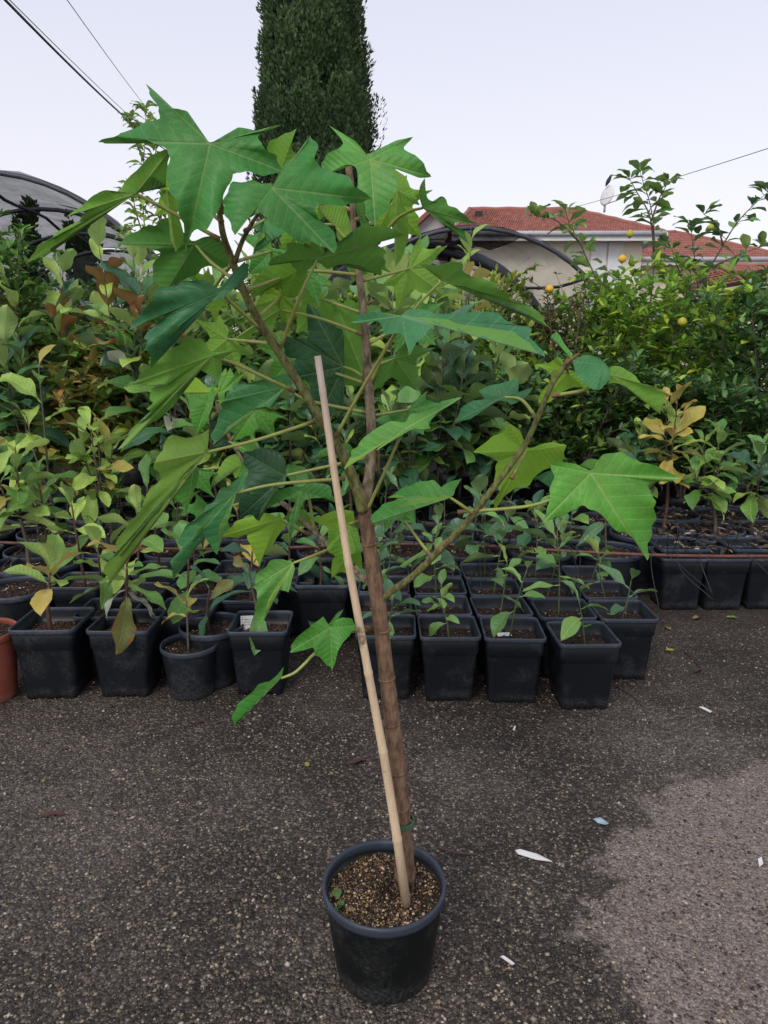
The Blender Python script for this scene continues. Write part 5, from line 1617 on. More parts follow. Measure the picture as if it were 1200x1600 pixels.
# ------------------------------------------------------------------ bamboo stake
sb, st_ = at(632, 1392, 1.372), at(494, 556, 1.355)
sv_ = st_ - sb
pts = []
nodes = [0.115, 0.30, 0.455, 0.655, 0.83, 0.945]
ks = sorted([-0.03, 1.0] + [k + e for k in nodes for e in (-0.006, -0.002, 0.002, 0.006)])
for k in ks:
    p = sv_ * k
    p += Vector((0.004 * math.sin(k * 7), 0, 0))
    r = (7.4 - 2.0 * k) * pxm(sb + p)
    if any(abs(k - nd) < 0.004 for nd in nodes):
        r *= 1.10
    pts.append(tuple(p) + (r,))
sk = tube('bamboo_stake', pts, M['bamboo'], None, 12, 1)
sk.location = sb
tag(sk, 'thin pale bamboo stake leaning beside the trunk of the potted tree', 'stake')
# ------------------------------------------------------------------ right block: square pots with seedlings, set out in rows
ORD = ['first', 'second', 'third', 'fourth', 'fifth', 'sixth', 'seventh', 'eighth']
ROWN = ['front row', 'second row', 'third row', 'fourth row']
GR = 'square seedling pots in the right block'
rb = random.Random(77)
x0 = at_z(602, 975, 0.30).x
y0 = at_z(602, 975, 0.30).y
SEEDL = {  # (row, col): stem height, leaves, palette, leaf scale
    (0, 0): (0.20, 6, 'seedling_dark', 1.0), (0, 1): (0.17, 4, 'seedling', 0.95), (0, 2): (0.33, 3, 'seedling', 1.0), (0, 3): (0.21, 3, 'seedling', 0.9),
    (1, 0): (0.30, 9, 'seedling_dark', 0.9), (1, 1): (0.14, 2, 'seedling', 0.8), (1, 2): (0.26, 4, 'seedling', 1.0), (1, 3): (0.42, 6, 'seedling', 1.15), (1, 4): (0.20, 3, 'seedling_dark', 0.9),
    (2, 0): (0.36, 8, 'seedling_dark', 1.0), (2, 1): (0.27, 5, 'seedling', 0.9), (2, 2): (0.40, 8, 'seedling_dark', 1.25), (2, 3): (0.36, 7, 'seedling_dark', 1.2), (2, 4): (0.24, 3, 'seedling', 0.9),
    (3, 0): (0.22, 5, 'seedling', 0.9), (3, 1): (0.34, 6, 'seedling_dark', 1.2), (3, 2): (0.46, 9, 'seedling_dark', 1.4), (3, 3): (0.40, 7, 'seedling', 1.2), (3, 4): (0.2, 4, 'seedling_dark', 1.0)}
for j in range(4):
    for i in range(5):
        if (j, i) == (0, 4):
            continue
        X = x0 + 0.268 * i + rb.uniform(-0.006, 0.006) + (0.012 if j == 0 and i == 3 else 0)
        Y = y0 + 0.266 * j + rb.uniform(-0.008, 0.008) - (0.09 if i == 3 and j == 0 else 0.02 * i)
        hgt, nl, pal, sc_ = SEEDL[(j, i)]
        sapling('%s seedling, %s from left in the %s of the right block' % ('dark' if 'dark' in pal else 'light', ORD[i], ROWN[j]), X, Y, 'square', hgt, nl + 1, 'oval', [(pal, 5), ('seedling', 1)], sc_ * 1.35, 100 + j * 10 + i, 1.0,
                False, rb.uniform(-0.04, 0.04), GR, (rb.uniform(-.05, .05), rb.uniform(-.05, .03)), (-0.5, 0.9), 0.6, 'stem_green', 0.0032, 'potted_seedling', 'seedling')
# loose label and the label stuck in a left pot
def plant_tag(label, p, rz, tilt, w, h, scrib):
    t = thing('plant_label', label, 'plant label', p, rz)
    R = Matrix.Rotation(tilt, 3, 'X')
    Vv, Ff = box_data([], [], R @ Vector((0, 0, h / 2)), (w, 0.0016, h), R)
    obj('card', mesh('card', Vv, Ff, M['white_plastic'], False), t)
    if scrib:
        rs = random.Random(5)
        Vv, Ff = [], []
        for ln in range(3):
            x = -w * 0.36
            while x < w * 0.34:
                ww = rs.uniform(0.0025, 0.005)
                c = R @ Vector((x, -0.0012, h * (0.74 - 0.19 * ln) + rs.uniform(-.001, .001)))
                box_data(Vv, Ff, c, (ww, 0.0006, rs.uniform(0.0012, 0.0045)), R)
                x += ww + rs.uniform(0.001, 0.004)
        obj('handwriting', mesh('handwriting', Vv, Ff, M['ink'], False), t)
    return t
p = at_z(789, 994, 0.247)
plant_tag('blank white plant label lying in the third front pot of the right block', p, 0.1, -1.35, 0.062, 0.026, False)

# ------------------------------------------------------------------ left block
def gx(px, py, z):
    q = at_z(px, py, z)
    return q.x, q.y
LQ = [('loquat', 3), ('loquat_light', 3), ('yellow', 1)]
GL = 'nursery pots in the left block'
X, Y = gx(84, 974, 0.30)
sapling('yellow green sapling with bare brown stem in the leftmost black square front pot', X, Y, 'square', 0.27, 9, 'loquat', [('loquat_light', 3), ('yellow', 2), ('loquat', 1)], 1.4, 201, 1.08, True, 0.03, GL, (0.012, 0), (-0.1, 1.2), 0.25, 'stem_brown', 0.0085)
X, Y = gx(199, 972, 0.30)
sapling('sapling with drooping brown and pale leaves in the second square pot from left', X, Y, 'square', 0.32, 11, 'loquat', [('loquat', 3), ('yellow', 2), ('silver', 1), ('rusty', 1)], 1.15, 203, 1.04, True, -0.02, GL, (0.02, 0), (-0.9, 0.8), 0.45, 'stem_brown', 0.0075)
X, Y = gx(296, 1004, 0.225)
sapling('thin twig with two yellow leaves in the round black front pot', X, Y, 'round', 0.22, 5, 'loquat', [('yellow', 2), ('loquat_light', 1)], 0.85, 204, 0.98, False, 0, GL, (0.0, 0), (-0.2, 1.2), 0.3, 'stem_grey', 0.0045)
X, Y = gx(408, 970, 0.30)
sapling('dark twiggy sapling in the square pot with red bark soil and a white label', X, Y, 'square', 0.30, 6, 'loquat', [('dark', 3), ('rusty', 1), ('mid', 1)], 0.95, 205, 1.0, True, 0.0, GL, (-0.05, 0.02), (-1.0, 0.4), 0.6, 'stem_grey', 0.0055)
plant_tag('white handwritten plant label standing in the pot of red bark soil', (X - 0.072, Y + 0.05, 0.238), 0.12, -0.25, 0.055, 0.062, True)
X, Y = gx(506, 908, 0.30)
sapling('square black pot of red soil with a leafy sapling behind the stake', X, Y, 'square', 0.30, 9, 'loquat', [('mid', 3), ('loquat', 1)], 1.0, 206, 1.08, True, 0.02, GL, (-0.03, 0.02), (-0.6, 0.9), 0.6)
X, Y = gx(24, 918, 0.28)
sapling('wide round black pot with bare soil at the left picture edge', X, Y, 'big', 0, 0, 'loquat', LQ, 1, 207, 0.95, False, 0, GL, name='soil_pot', cat='pot')
X, Y = gx(-34, 985, 0.30)
sapling('terracotta coloured round pot cut by the left picture edge', X, Y, 'terracotta', 0.2, 4, 'loquat', LQ, 0.7, 208, 1.0, True, 0, GL, (-0.06, 0))
rows = [  # px, py of the rim centre, pot, stem, leaves, palette, label
    (172, 948, 'square', 0.38, 12, [('loquat', 4), ('loquat_light', 2)], 'green sapling in the second row square pot behind the two left front pots'),
    (292, 948, 'square', 0.34, 10, [('loquat', 3), ('mid', 2)], 'sapling in the square pot behind the round front pot'),
    (330, 962, 'round', 0.22, 3, [('dark', 2), ('rusty', 1)], 'dark twig in a small round pot between the round front pot and the labelled pot'),
    (215, 922, 'square', 0.50, 14, [('loquat_light', 3), ('loquat', 3)], 'tall pale green sapling in the third row of the left block'),
    (395, 925, 'square', 0.30, 8, [('dark', 3), ('mid', 2)], 'dark leaved sapling in the square pot behind the labelled pot'),
    (75, 875, 'big', 0.55, 14, [('loquat', 3), ('loquat_light', 3)], 'loquat sapling in a wide round pot behind the left front pots'),
    (130, 905, 'square', 0.50, 16, [('loquat_light', 4), ('loquat', 2)], 'bushy yellow green sapling with quilted leaves in the left block'),
    (310, 905, 'round', 0.3, 7, [('mid', 2), ('loquat', 2)], 'mid green sapling in a round pot in the third row'),
    (455, 898, 'square', 0.34, 9, [('mid', 3), ('dark', 2)], 'mid green sapling in the back left row beside the branch'),
    (375, 885, 'square', 0.42, 10, [('loquat', 2), ('dark', 2), ('yellow', 1)], 'sapling with one yellowed leaf in the fourth left row'),
    (250, 886, 'square', 0.55, 13, [('loquat', 3), ('rusty', 1)], 'tall sapling with a browning leaf in the fourth left row'),
    (555, 895, 'square', 0.25, 7, [('seedling_dark', 3)], 'low dark seedling in the pot directly behind the trunk'),
]
for k, (px_, py_, pk, hh, nl, pal, lab) in enumerate(rows):
    X, Y = gx(px_, py_, 0.30)
    sapling(lab, X, Y, pk, hh * 0.9, max(3, int(nl * 0.65)), 'loquat', pal, 1.1, 220 + k, 1.0 if pk != 'round' else 1.15, k % 3 != 2, None, GL, (rb.uniform(-.03, .03), rb.uniform(-.03, .03)), (-0.5, 1.1), 0.5, 'stem_brown', 0.0065)

# ------------------------------------------------------------------ brown feed pipe across the pots and thin drip lines
zp = 0.325
pts = []
for (px_, py_) in [(-260, 842), (-60, 846), (60, 850), (200, 856), (340, 858), (470, 855), (600, 850), (760, 853), (900, 862), (1050, 868), (1200, 869), (1400, 866)]:
    q = at_z(px_, py_, zp)
    pts.append((q.x, q.y, zp, 0.0095))
pp = tube('irrigation_pipe', [tuple(np.array(q) - np.array(pts[0][:3] + (0,))) for q in pts], M['pipe'], None, 8, 6)
pp.location = pts[0][:3]
tag(pp, 'brown irrigation pipe running across the pots behind the front rows', 'pipe')
PIPE = pts
rd = random.Random(31)
WHERE = ['left edge', 'left', 'middle', 'right', 'right edge']
for k in range(34):
    f = rd.random()
    if k > 12:
        f = rd.uniform(0.56, 0.92)
    i = f * (len(PIPE) - 1)
    a = np.array(PIPE[int(i)][:3]) + (np.array(PIPE[min(int(i) + 1, len(PIPE) - 1)][:3]) - np.array(PIPE[int(i)][:3])) * (i % 1)
    dx, dy = rd.uniform(-0.35, 0.35), -rd.uniform(0.15, 0.75) if k % 3 else rd.uniform(0.15, 0.6)
    e = a + np.array([dx, dy, -0.05])
    m1 = a + np.array([dx * 0.2, dy * 0.15, 0.10 + 0.12 * rd.random()])
    m2 = a + np.array([dx * 0.75 + rd.uniform(-.15, .15), dy * 0.7, 0.05 + 0.1 * rd.random()])
    o = tube('drip_line', [tuple(p_ - a) + (0.0022,) for p_ in (a, m1, m2, e)], M['drip'], None, 5, 7)
    o.location = a
    tag(o, 'thin black drip line looping from the brown pipe into a pot', 'drip line', 'drip lines from the brown pipe')

# ------------------------------------------------------------------ behind the pipe: rows of black pots with soil
rw = random.Random(12)
GB = 'black pots behind the brown pipe'
WORD = {0: 'nearest row', 1: 'second row', 2: 'third row'}
cnt = 0
for j in range(3):
    Yr = 4.02 + 0.40 * j
    n_ = 13 + j
    for i in range(n_):
        X = -2.45 + 0.42 * i - 0.1 * j + rw.uniform(-.03, .03)
        pxx = 600 + X * FOC / (Yr * cP + 1.15 * sP)
        if pxx > 1290 or pxx < -60:
            continue
        right = pxx > 1020
        side_ = 'from left'
        kind = 'square' if right and j == 0 else 'big'
        lab = 'black pot of dark soil behind the pipe, %s, %s %s' % (WORD[j], (ORD + ['ninth', 'tenth', 'eleventh', 'twelfth', 'thirteenth', 'fourteenth', 'fifteenth', 'sixteenth'])[i], side_)
        if right:
            sapling(lab, X, Yr, kind, 0, 0, 'loquat', LQ, 1, 300 + cnt, 1.12 if kind == 'square' else 1.1, False, 0, GB, name='soil_pot', cat='pot')
        else:
            hh = rw.uniform(0.2, 0.42)
            sp_ = rw.choice(['loquat', 'oval', 'long'])
            pal = rw.choice([[('dark', 3), ('mid', 2)], [('mid', 3), ('seedling', 1)], [('loquat', 3), ('mid', 2)]]) if pxx < 560 else rw.choice([[('seedling_dark', 3), ('seedling', 1)], [('dark', 3), ('mid', 1)]])
            sapling(lab.replace('pot of dark soil', 'pot with a small plant'), X, Yr, kind, hh, rw.randint(4, 7), sp_, pal, 1.15 if sp_ != 'oval' else 1.8, 300 + cnt, 1.0, False, 0, GB, (rw.uniform(-.06, .06), rw.uniform(-.05, .05)), (-0.6, 0.9), 0.65, 'stem_grey', 0.005)
        cnt += 1
# square pots in front of the pipe on the right
for k, (px_, py_) in enumerate([(1072, 873), (1140, 873), (1208, 872), (1276, 872)]):
    X, Y = gx(px_, py_, 0.31)
    sapling('black square pot under the right end of the brown pipe, %s from left' % ORD[k], X, Y + 0.12, 'square', 0, 0, 'loquat', LQ, 1, 340 + k, 1.04, False, 0, GB, name='soil_pot', cat='pot')

# ------------------------------------------------------------------ tall container plants behind
def HX(px_, Y):
    return at(px_, 544, Y).x
def HZ(py_, Y):
    return at(600, py_, Y).z
GT = 'tall container plants behind the pots'
RUST = [('rusty', 2), ('loquat_light', 3), ('loquat', 3), ('dark', 2), ('dry', 0.3)]
DK = [('dark', 4), ('mid', 3), ('loquat_light', 1)]
GRN = [('mid', 3), ('loquat', 2), ('loquat_light', 2), ('dark', 4), ('dry', 0.15)]
LT = [('loquat_light', 5), ('loquat', 2), ('yellow', 0.5)]
big = [  # px, Y, top py, shoots, per shoot, spec, palette, scale, spread, base, label
    (108, 5.0, 418, 6, 11, 'broad', RUST, 0.95, 0.30, 'bag', 'tall plant with upright rust coloured leaves behind the left pots'),
    (212, 4.8, 372, 6, 11, 'broad', RUST, 0.95, 0.32, 'bag', 'tallest rusty leaved plant just left of the tree crown'),
    (20, 4.7, 500, 6, 12, 'loquat', DK, 1.05, 0.32, 'bag', 'dark leaved plant at the left picture edge below the fresh green shrub'),
    (62, 4.15, 560, 1, 3, 'loquat', LT, 0.98, 0.13, 'big', 'pale loquat with two big quilted leaves against the dark left shrubs'),
    (150, 4.1, 645, 3, 6, 'loquat', [('loquat_light', 5), ('yellow', 1), ('loquat', 1)], 0.95, 0.20, 'big', 'yellow green loquat standing above the left block of pots'),
    (160, 5.2, 470, 7, 11, 'broad', GRN, 0.95, 0.36, 'bag', 'green broad leaved plant between the two rusty plants'),
    (265, 4.6, 520, 6, 10, 'loquat', [('dark', 2), ('mid', 2), ('silver', 1), ('loquat', 2)], 1.0, 0.3, 'bag', 'mixed green plant with a few silvery leaves left of the tree'),
    (300, 5.2, 430, 7, 11, 'broad', GRN, 0.95, 0.34, 'bag', 'broad leaved green plant behind the upper left branch'),
    (385, 5.0, 415, 7, 11, 'loquat', [('loquat', 3), ('loquat_light', 2), ('mid', 2)], 1.1, 0.34, 'bag', 'light green loquat behind the forked branches'),
    (440, 4.6, 560, 6, 10, 'broad', DK, 0.9, 0.28, 'bag', 'dark broad leaved plant behind the stake top'),
    (495, 5.3, 420, 7, 12, 'broad', [('loquat', 3), ('mid', 3)], 1.0, 0.34, 'bag', 'green plant filling the gap between the two main branches'),
    (330, 4.4, 610, 5, 10, 'loquat', GRN, 0.9, 0.24, 'big', 'mid green loquat low behind the left branch'),
    (610, 5.2, 430, 7, 12, 'broad', [('loquat', 3), ('loquat_light', 1), ('mid', 3)], 1.05, 0.32, 'bag', 'ribbed leaf plant right behind the upright branch'),
    (680, 4.7, 515, 6, 10, 'broad', [('loquat', 2), ('mid', 2), ('dark', 2), ('silver', 1)], 1.1, 0.27, 'bag', 'loquat on twin bare trunks right of the upright branch'),
    (648, 4.5, 560, 4, 8, 'broad', DK, 0.9, 0.22, 'big', 'dark leaved plant on one thin trunk right of the upright branch'),
    (722, 5.4, 335, 3, 8, 'loquat', [('loquat_light', 3), ('yellow', 2), ('loquat', 2)], 0.95, 0.12, 'bag', 'slender plant with a yellow green top leaf before the tunnel arch'),
    (668, 5.6, 405, 6, 11, 'broad', [('loquat', 2), ('mid', 3)], 1.0, 0.26, 'bag', 'green plant with lobed upright leaves left of the tunnel'),
    (760, 5.0, 520, 6, 10, 'broad', [('mid', 3), ('loquat', 2), ('dark', 2)], 0.9, 0.28, 'bag', 'broad leaved plant under the long horizontal tree leaf'),
    (545, 4.6, 610, 6, 10, 'long', DK, 0.95, 0.26, 'bag', 'dark long leaved plant between the main branches'),
    (1062, 4.5, 612, 2, 6, 'loquat', [('yellow', 5), ('loquat_light', 3)], 0.95, 0.12, 'big', 'sickly yellow loquat on a red stem at right'),
    (1150, 4.35, 672, 3, 6, 'loquat', [('loquat', 3), ('loquat_light', 2), ('mid', 1)], 0.9, 0.17, 'big', 'green loquat standing in the soil pots at the right edge'),
    (1015, 4.9, 665, 4, 9, 'loquat', DK, 0.9, 0.2, 'bag', 'dark leaved plant just left of the yellow loquat'),
    (1205, 4.5, 690, 2, 6, 'loquat', GRN, 0.95, 0.2, 'big', 'green plant cut off by the right picture edge'),
    (5, 3.75, 690, 2, 5, 'loquat', LT, 0.95, 0.15, 'big', 'pale loquat cut off by the left picture edge above the soil pot'),
]
for k, (px_, Y, top, ns, per, spec, pal, scl, spr, base, lab) in enumerate(big):
    big_plant(lab, HX(px_, Y), Y, HZ(top, Y), ns + 1, per + 4, spec, pal, scl * (1.45 if top < 600 else 1.25), 400 + k, spr, base, GT, trunk=0.30 if top < 600 else 0.4, el=(-0.5, 1.0), cover=0.85, thin=0.011, mat='stem_brown' if 'red stem' in lab else 'stem_grey')

GS = 'shrubs behind the pots'
fine = [  # px, Y, top py, spread, foliage, leaves, leaf length, aspect, stems, twigs, label
    (8, 5.0, 338, 0.40, 'fresh', 4200, 0.085, 0.34, 7, 22, 'fresh green narrow leaved shrub at the left picture edge'),
    (790, 5.3, 575, 0.42, 'hedge', 3600, 0.088, 0.42, 8, 20, 'dark glossy hedge shrub with pale young leaves right of the twin trunks'),
    (905, 5.3, 560, 0.45, 'hedge', 4000, 0.088, 0.42, 8, 22, 'dark glossy hedge shrub behind the right hand branch'),
    (985, 5.5, 585, 0.40, 'hedge', 3400, 0.088, 0.42, 8, 20, 'dark glossy hedge shrub behind the big bright leaf'),
    (965, 6.0, 405, 0.46, 'citrus', 2500, 0.090, 0.48, 7, 18, 'bright citrus bush below the satellite dish'),
    (1050, 6.2, 400, 0.48, 'citrus', 2400, 0.092, 0.48, 7, 16, 'bright citrus bush below the second red roof'),
    (1130, 5.8, 430, 0.46, 'citrus', 2300, 0.095, 0.46, 7, 18, 'deep green shrub among pale bare stems at right'),
    (1195, 5.5, 428, 0.44, 'deep', 3800, 0.090, 0.42, 7, 18, 'deep green shrub at the right picture edge'),
    (915, 6.3, 425, 0.36, 'citrus', 2000, 0.088, 0.48, 7, 15, 'citrus bush before the cream wall left of the dish'),
    (835, 6.2, 455, 0.32, 'lime', 1500, 0.085, 0.40, 6, 14, 'light bush at the foot of the tunnel arch'),
    (870, 6.0, 445, 0.40, 'reddish', 2400, 0.055, 0.45, 8, 18, 'thin twiggy shrub with reddish dried leaves'),
    (770, 6.2, 410, 0.36, 'lime', 2200, 0.085, 0.36, 6, 16, 'yellow green shrub before the net tunnel'),
    (720, 6.4, 440, 0.38, 'lime', 2000, 0.080, 0.36, 6, 16, 'yellow flecked shrub under the dark drooping leaf'),
    (1085, 5.4, 600, 0.40, 'deep', 3200, 0.085, 0.42, 7, 18, 'low deep green shrub behind the yellow loquat'),
    (1165, 5.2, 610, 0.38, 'deep', 3000, 0.09, 0.42, 7, 18, 'low deep green shrub behind the green right loquat'),
    (120, 4.75, 560, 0.30, 'bronze', 900, 0.12, 0.45, 6, 12, 'bronze flushed shrub between the left loquats'),
    (240, 5.0, 500, 0.34, 'lime', 1500, 0.11, 0.36, 6, 14, 'yellow green shrub left of the bluish leaf'),
    (350, 5.1, 480, 0.34, 'fresh', 1700, 0.10, 0.32, 6, 14, 'fresh green shrub behind the lower left branch'),
    (425, 5.5, 430, 0.34, 'lime', 1600, 0.11, 0.34, 6, 14, 'yellow green shrub between the two upper branches'),
    (540, 5.0, 520, 0.30, 'fresh', 1500, 0.09, 0.34, 6, 14, 'fresh green shrub right behind the stake'),
    (610, 5.6, 470, 0.32, 'bronze', 900, 0.12, 0.40, 6, 12, 'bronze tinged shrub behind the upright branch'),
    (50, 5.3, 470, 0.34, 'bronze', 1100, 0.12, 0.42, 6, 13, 'bronze tinged shrub beside the left edge shrub'),
    (780, 5.6, 470, 0.30, 'citrus', 1700, 0.085, 0.45, 6, 14, 'light citrus bush behind the long horizontal leaf'),
    (840, 6.6, 480, 0.45, 'hedge', 3600, 0.07, 0.42, 8, 20, 'dark shrub behind the reddish twigs'),
]
for k, (px_, Y, top, spr, cm, nl, L, asp, nst, ntw, lab) in enumerate(fine):
    fine_shrub('shrub', lab, 'shrub', HX(px_, Y), Y, HZ(top, Y), spr, cm, int(nl * 0.8), L, asp, nst, ntw, 500 + k, GS)
back = [(-40, 'fresh'), (90, 'deep'), (200, 'deep'), (320, 'fresh'), (430, 'deep'), (540, 'citrus'), (640, 'fresh'), (745, 'deep'), (1010, 'deep'), (1110, 'fresh'), (1230, 'deep')]
for k, (px_, cm) in enumerate(back):
    Y = 7.2 + 0.25 * (k % 3)
    top = (440, 450, 428, 436, 420, 440, 432, 470, 462, 452, 446)[k]
    fine_shrub('shrub', 'background shrub of the rear row, %s from the left picture edge' % (ORD + ['ninth', 'tenth', 'eleventh'])[k], 'shrub', HX(px_, Y), Y, HZ(top, Y), 0.52, cm, 4200, 0.085, 0.45, 9, 22, 540 + k, 'rear row of shrubs', bag_r=0.2)

# ------------------------------------------------------------------ thin tall plants
def wand_plant(name, label, cat, X, Y, lines, spec, pal, scale, every, seed, mat='stem_grey', start=0.3, r0=0.009, n_end=4):
    """bare stems given as world polylines with single leaves along their upper part"""
    rng = random.Random(seed)
    t = thing(name, label, cat, (X, Y, 0))
    O = Vector((X, Y, 0))
    for ln in lines:
        Q = [Vector(q) - O for q in ln]
        k = len(Q)
        tube('stem', [tuple(q) + (r0 * (1 - 0.8 * i / (k - 1)),) for i, q in enumerate(Q)], M[mat], t, 6, 4)
        cm_ = [Vector(v) for v in catmull([tuple(q) for q in Q], 10)]
        L_ = sum((cm_[i + 1] - cm_[i]).length for i in range(len(cm_) - 1))
        acc, nxt = 0.0, L_ * start
        for i in range(len(cm_) - 1):
            acc += (cm_[i + 1] - cm_[i]).length
            while acc > nxt:
                nxt += every * rng.uniform(0.6, 1.4)
                d = (cm_[i + 1] - cm_[i]).normalized()
                a = rng.uniform(0, 2 * PI)
                dd_ = d * 0.5 + Vector((math.cos(a), math.sin(a), rng.uniform(-0.6, 0.5)))
                obj('leaf', spec_leaf(spec, mixed(rng, pal), rng), t, mat4=frame(cm_[i], dd_, (rng.uniform(-.4, .4), rng.uniform(-.4, .4), 1), scale * rng.uniform(0.7, 1.2)))
        for e in range(n_end):
            a = rng.uniform(0, 2 * PI)
            obj('leaf', spec_leaf(spec, mixed(rng, pal), rng), t, mat4=frame(cm_[-1], (math.cos(a), math.sin(a), rng.uniform(0.2, 1.2)), (0, 0, 1), scale * rng.uniform(0.6, 1.0)))
    return t
wY = 6.6
A_ = lambda px_, py_, Y=wY: tuple(at(px_, py_, Y))
base_ = (HX(985, wY), wY, 0.2)
wand_plant('spindly_tree', 'spindly tree with a tuft of leaves against the sky above the hipped roof', 'tree', base_[0], wY,
           [[base_, A_(1010, 520), A_(1022, 400), A_(1018, 330), A_(1005, 285), A_(1000, 268)], [A_(1022, 400), A_(1016, 340), A_(995, 300), A_(984, 280)], [A_(1018, 345), A_(1030, 310), A_(1044, 285)],
            [base_, A_(940, 480), A_(915, 400), A_(890, 350), A_(884, 330)], [A_(905, 378), A_(870, 345), A_(838, 338)]],
           'oval', [('mid', 3), ('seedling', 2), ('loquat', 1)], 1.5, 0.030, 61, start=0.42, n_end=6)
wY = 6.0
base_ = (HX(1090, wY), wY, 0.2)
wand_plant('spindly_tree', 'spindly tree with drooping leaves before the lower red roof at right', 'tree', base_[0], wY,
           [[base_, A_(1095, 560), A_(1090, 450), A_(1085, 400), A_(1078, 350)], [A_(1090, 450), A_(1120, 400), A_(1150, 350), A_(1180, 318), A_(1200, 300)], [A_(1095, 480), A_(1060, 420), A_(1050, 390)],
            [A_(1105, 420), A_(1150, 400), A_(1190, 385)], [A_(1130, 385), A_(1120, 350), A_(1100, 335)]],
           'oval', [('mid', 3), ('dark', 2), ('loquat', 1)], 1.6, 0.032, 62, start=0.4, n_end=6)
wY = 5.2
base_ = (HX(1160, wY), wY, 0.3)
wand_plant('bare_stems', 'long bare pale stems leaning through the shrubs at right', 'bare stems', base_[0], wY,
           [[A_(1085, 760), A_(1120, 640), A_(1160, 540), A_(1205, 440)], [A_(1100, 760), A_(1085, 640), A_(1060, 560), A_(1020, 490)], [A_(1110, 750), A_(1150, 680), A_(1200, 600)], [A_(1100, 720), A_(1140, 600), A_(1150, 480)]],
           'oval', [('mid', 1), ('loquat_light', 1)], 0.8, 0.25, 63, 'bark_grey', 0.3, 0.010, 2)
wY = 5.6
base_ = (HX(880, wY), wY, 0.3)
wand_plant('bare_stems', 'grey twiggy stems rising in front of the reddish shrub', 'bare stems', base_[0], wY,
           [[base_, A_(885, 640), A_(880, 560), A_(888, 490), A_(870, 430)], [A_(882, 600), A_(905, 520), A_(930, 450)], [A_(880, 560), A_(858, 500), A_(850, 470)], [A_(884, 520), A_(900, 470), A_(896, 440)], [A_(905, 520), A_(925, 500), A_(950, 490)],
            [base_, A_(930, 620), A_(990, 520), A_(1040, 470)], [base_, A_(840, 640), A_(815, 560)]],
           'oval', [('mid', 1), ('yellow', 1)], 0.7, 0.2, 65, 'bark_grey', 0.4, 0.009, 2)
wY = 6.0
base_ = (HX(228, wY), wY, 0.3)
wand_plant('slender_tree', 'slender tree with small upright leaves rising behind the top left leaf', 'tree', base_[0], wY,
           [[base_, A_(235, 480), A_(228, 380), A_(222, 300), A_(226, 230), A_(228, 170)], [A_(228, 380), A_(212, 330), A_(206, 290)], [A_(224, 300), A_(240, 250), A_(246, 225)], [A_(224, 250), A_(210, 215), A_(205, 188)], [A_(228, 400), A_(250, 340), A_(258, 300)],
            [A_(230, 420), A_(205, 390), A_(190, 360)]],
           'long', [('loquat', 3), ('loquat_light', 2), ('mid', 1)], 0.70, 0.013, 64, start=0.42, n_end=12)

# ------------------------------------------------------------------ lemons
M['lemon'] = simple_mat('lemon_skin', (0.72, 0.42, 0.025), 0.45, 0.12, 120, 0.2, 0.45)
M['lemon_green'] = simple_mat('unripe_lemon_skin', (0.42, 0.40, 0.04), 0.45, 0.2, 60, 0.2, 0.45)
M['orange_bud'] = simple_mat('orange_fruit', (0.50, 0.17, 0.035), 0.5, 0.2, 60, 0.2)
prof = [(0.001, 0.0), (0.008, 0.004), (0.022, 0.016), (0.029, 0.035), (0.027, 0.052), (0.016, 0.066), (0.007, 0.072), (0.004, 0.078), (0.0005, 0.080)]
Vl, Fl = lathe_data(prof, 14)
for (px_, py_, Y, mt, s, lab) in [(859, 452, 5.75, 'lemon', 0.92, 'bright yellow lemon hanging against the tunnel net'), (973, 405, 5.75, 'lemon', 0.92, 'yellow lemon before the cream house wall'),
                                  (985, 366, 6.0, 'lemon_green', 0.9, 'pale yellow fruit high on the spindly tree'), (1067, 503, 5.5, 'lemon_green', 1.0, 'greenish yellow lemon deep in the right shrubs'),
                                  (282, 524, 4.1, 'orange_bud', 0.7, 'small orange fruit behind the bluish left leaf'), (1111, 357, 5.9, 'lemon_green', 0.7, 'small yellowish fruit on the drooping right tree')]:
    p = at(px_, py_, Y)
    o = obj('lemon' if 'lemon' in lab else 'fruit', mesh('fruit', Vl, Fl, M[mt]), None, mat4=Matrix.Translation(p + Vector((0, 0, 0.035))) @ Matrix.Rotation(PI + 0.3, 4, 'X') @ Matrix.Diagonal((s * 1.22, s * 1.22, s * 0.95, 1)))
    tag(o, lab, 'fruit')
# white flower head among the leaves
fp = at(731, 460, 5.0)
fl = thing('flower_head', 'round creamy flower head under the dark drooping leaf', 'flower', fp)
Pn = np.random.RandomState(3).normal(0, 1, (420, 3)); Pn /= np.linalg.norm(Pn, axis=1, keepdims=True)
LMf = cloud_mat('cream_petal', [(0.0, (0.34, 0.36, 0.22)), (1.0, (0.62, 0.62, 0.48))], 0.6, 0.2)
leaf_cloud(Pn * 0.026, Pn, np.roll(Pn, 1, 1), np.full(420, 0.014), np.full(420, 0.006), LMf, 'petals', 3, fl)
tube('stalk', [(0, 0, 0, 0.002), (0.02, 0.03, -0.1, 0.002), (0.03, 0.05, -0.25, 0.003)], M['stem_green'], fl, 5, 4)
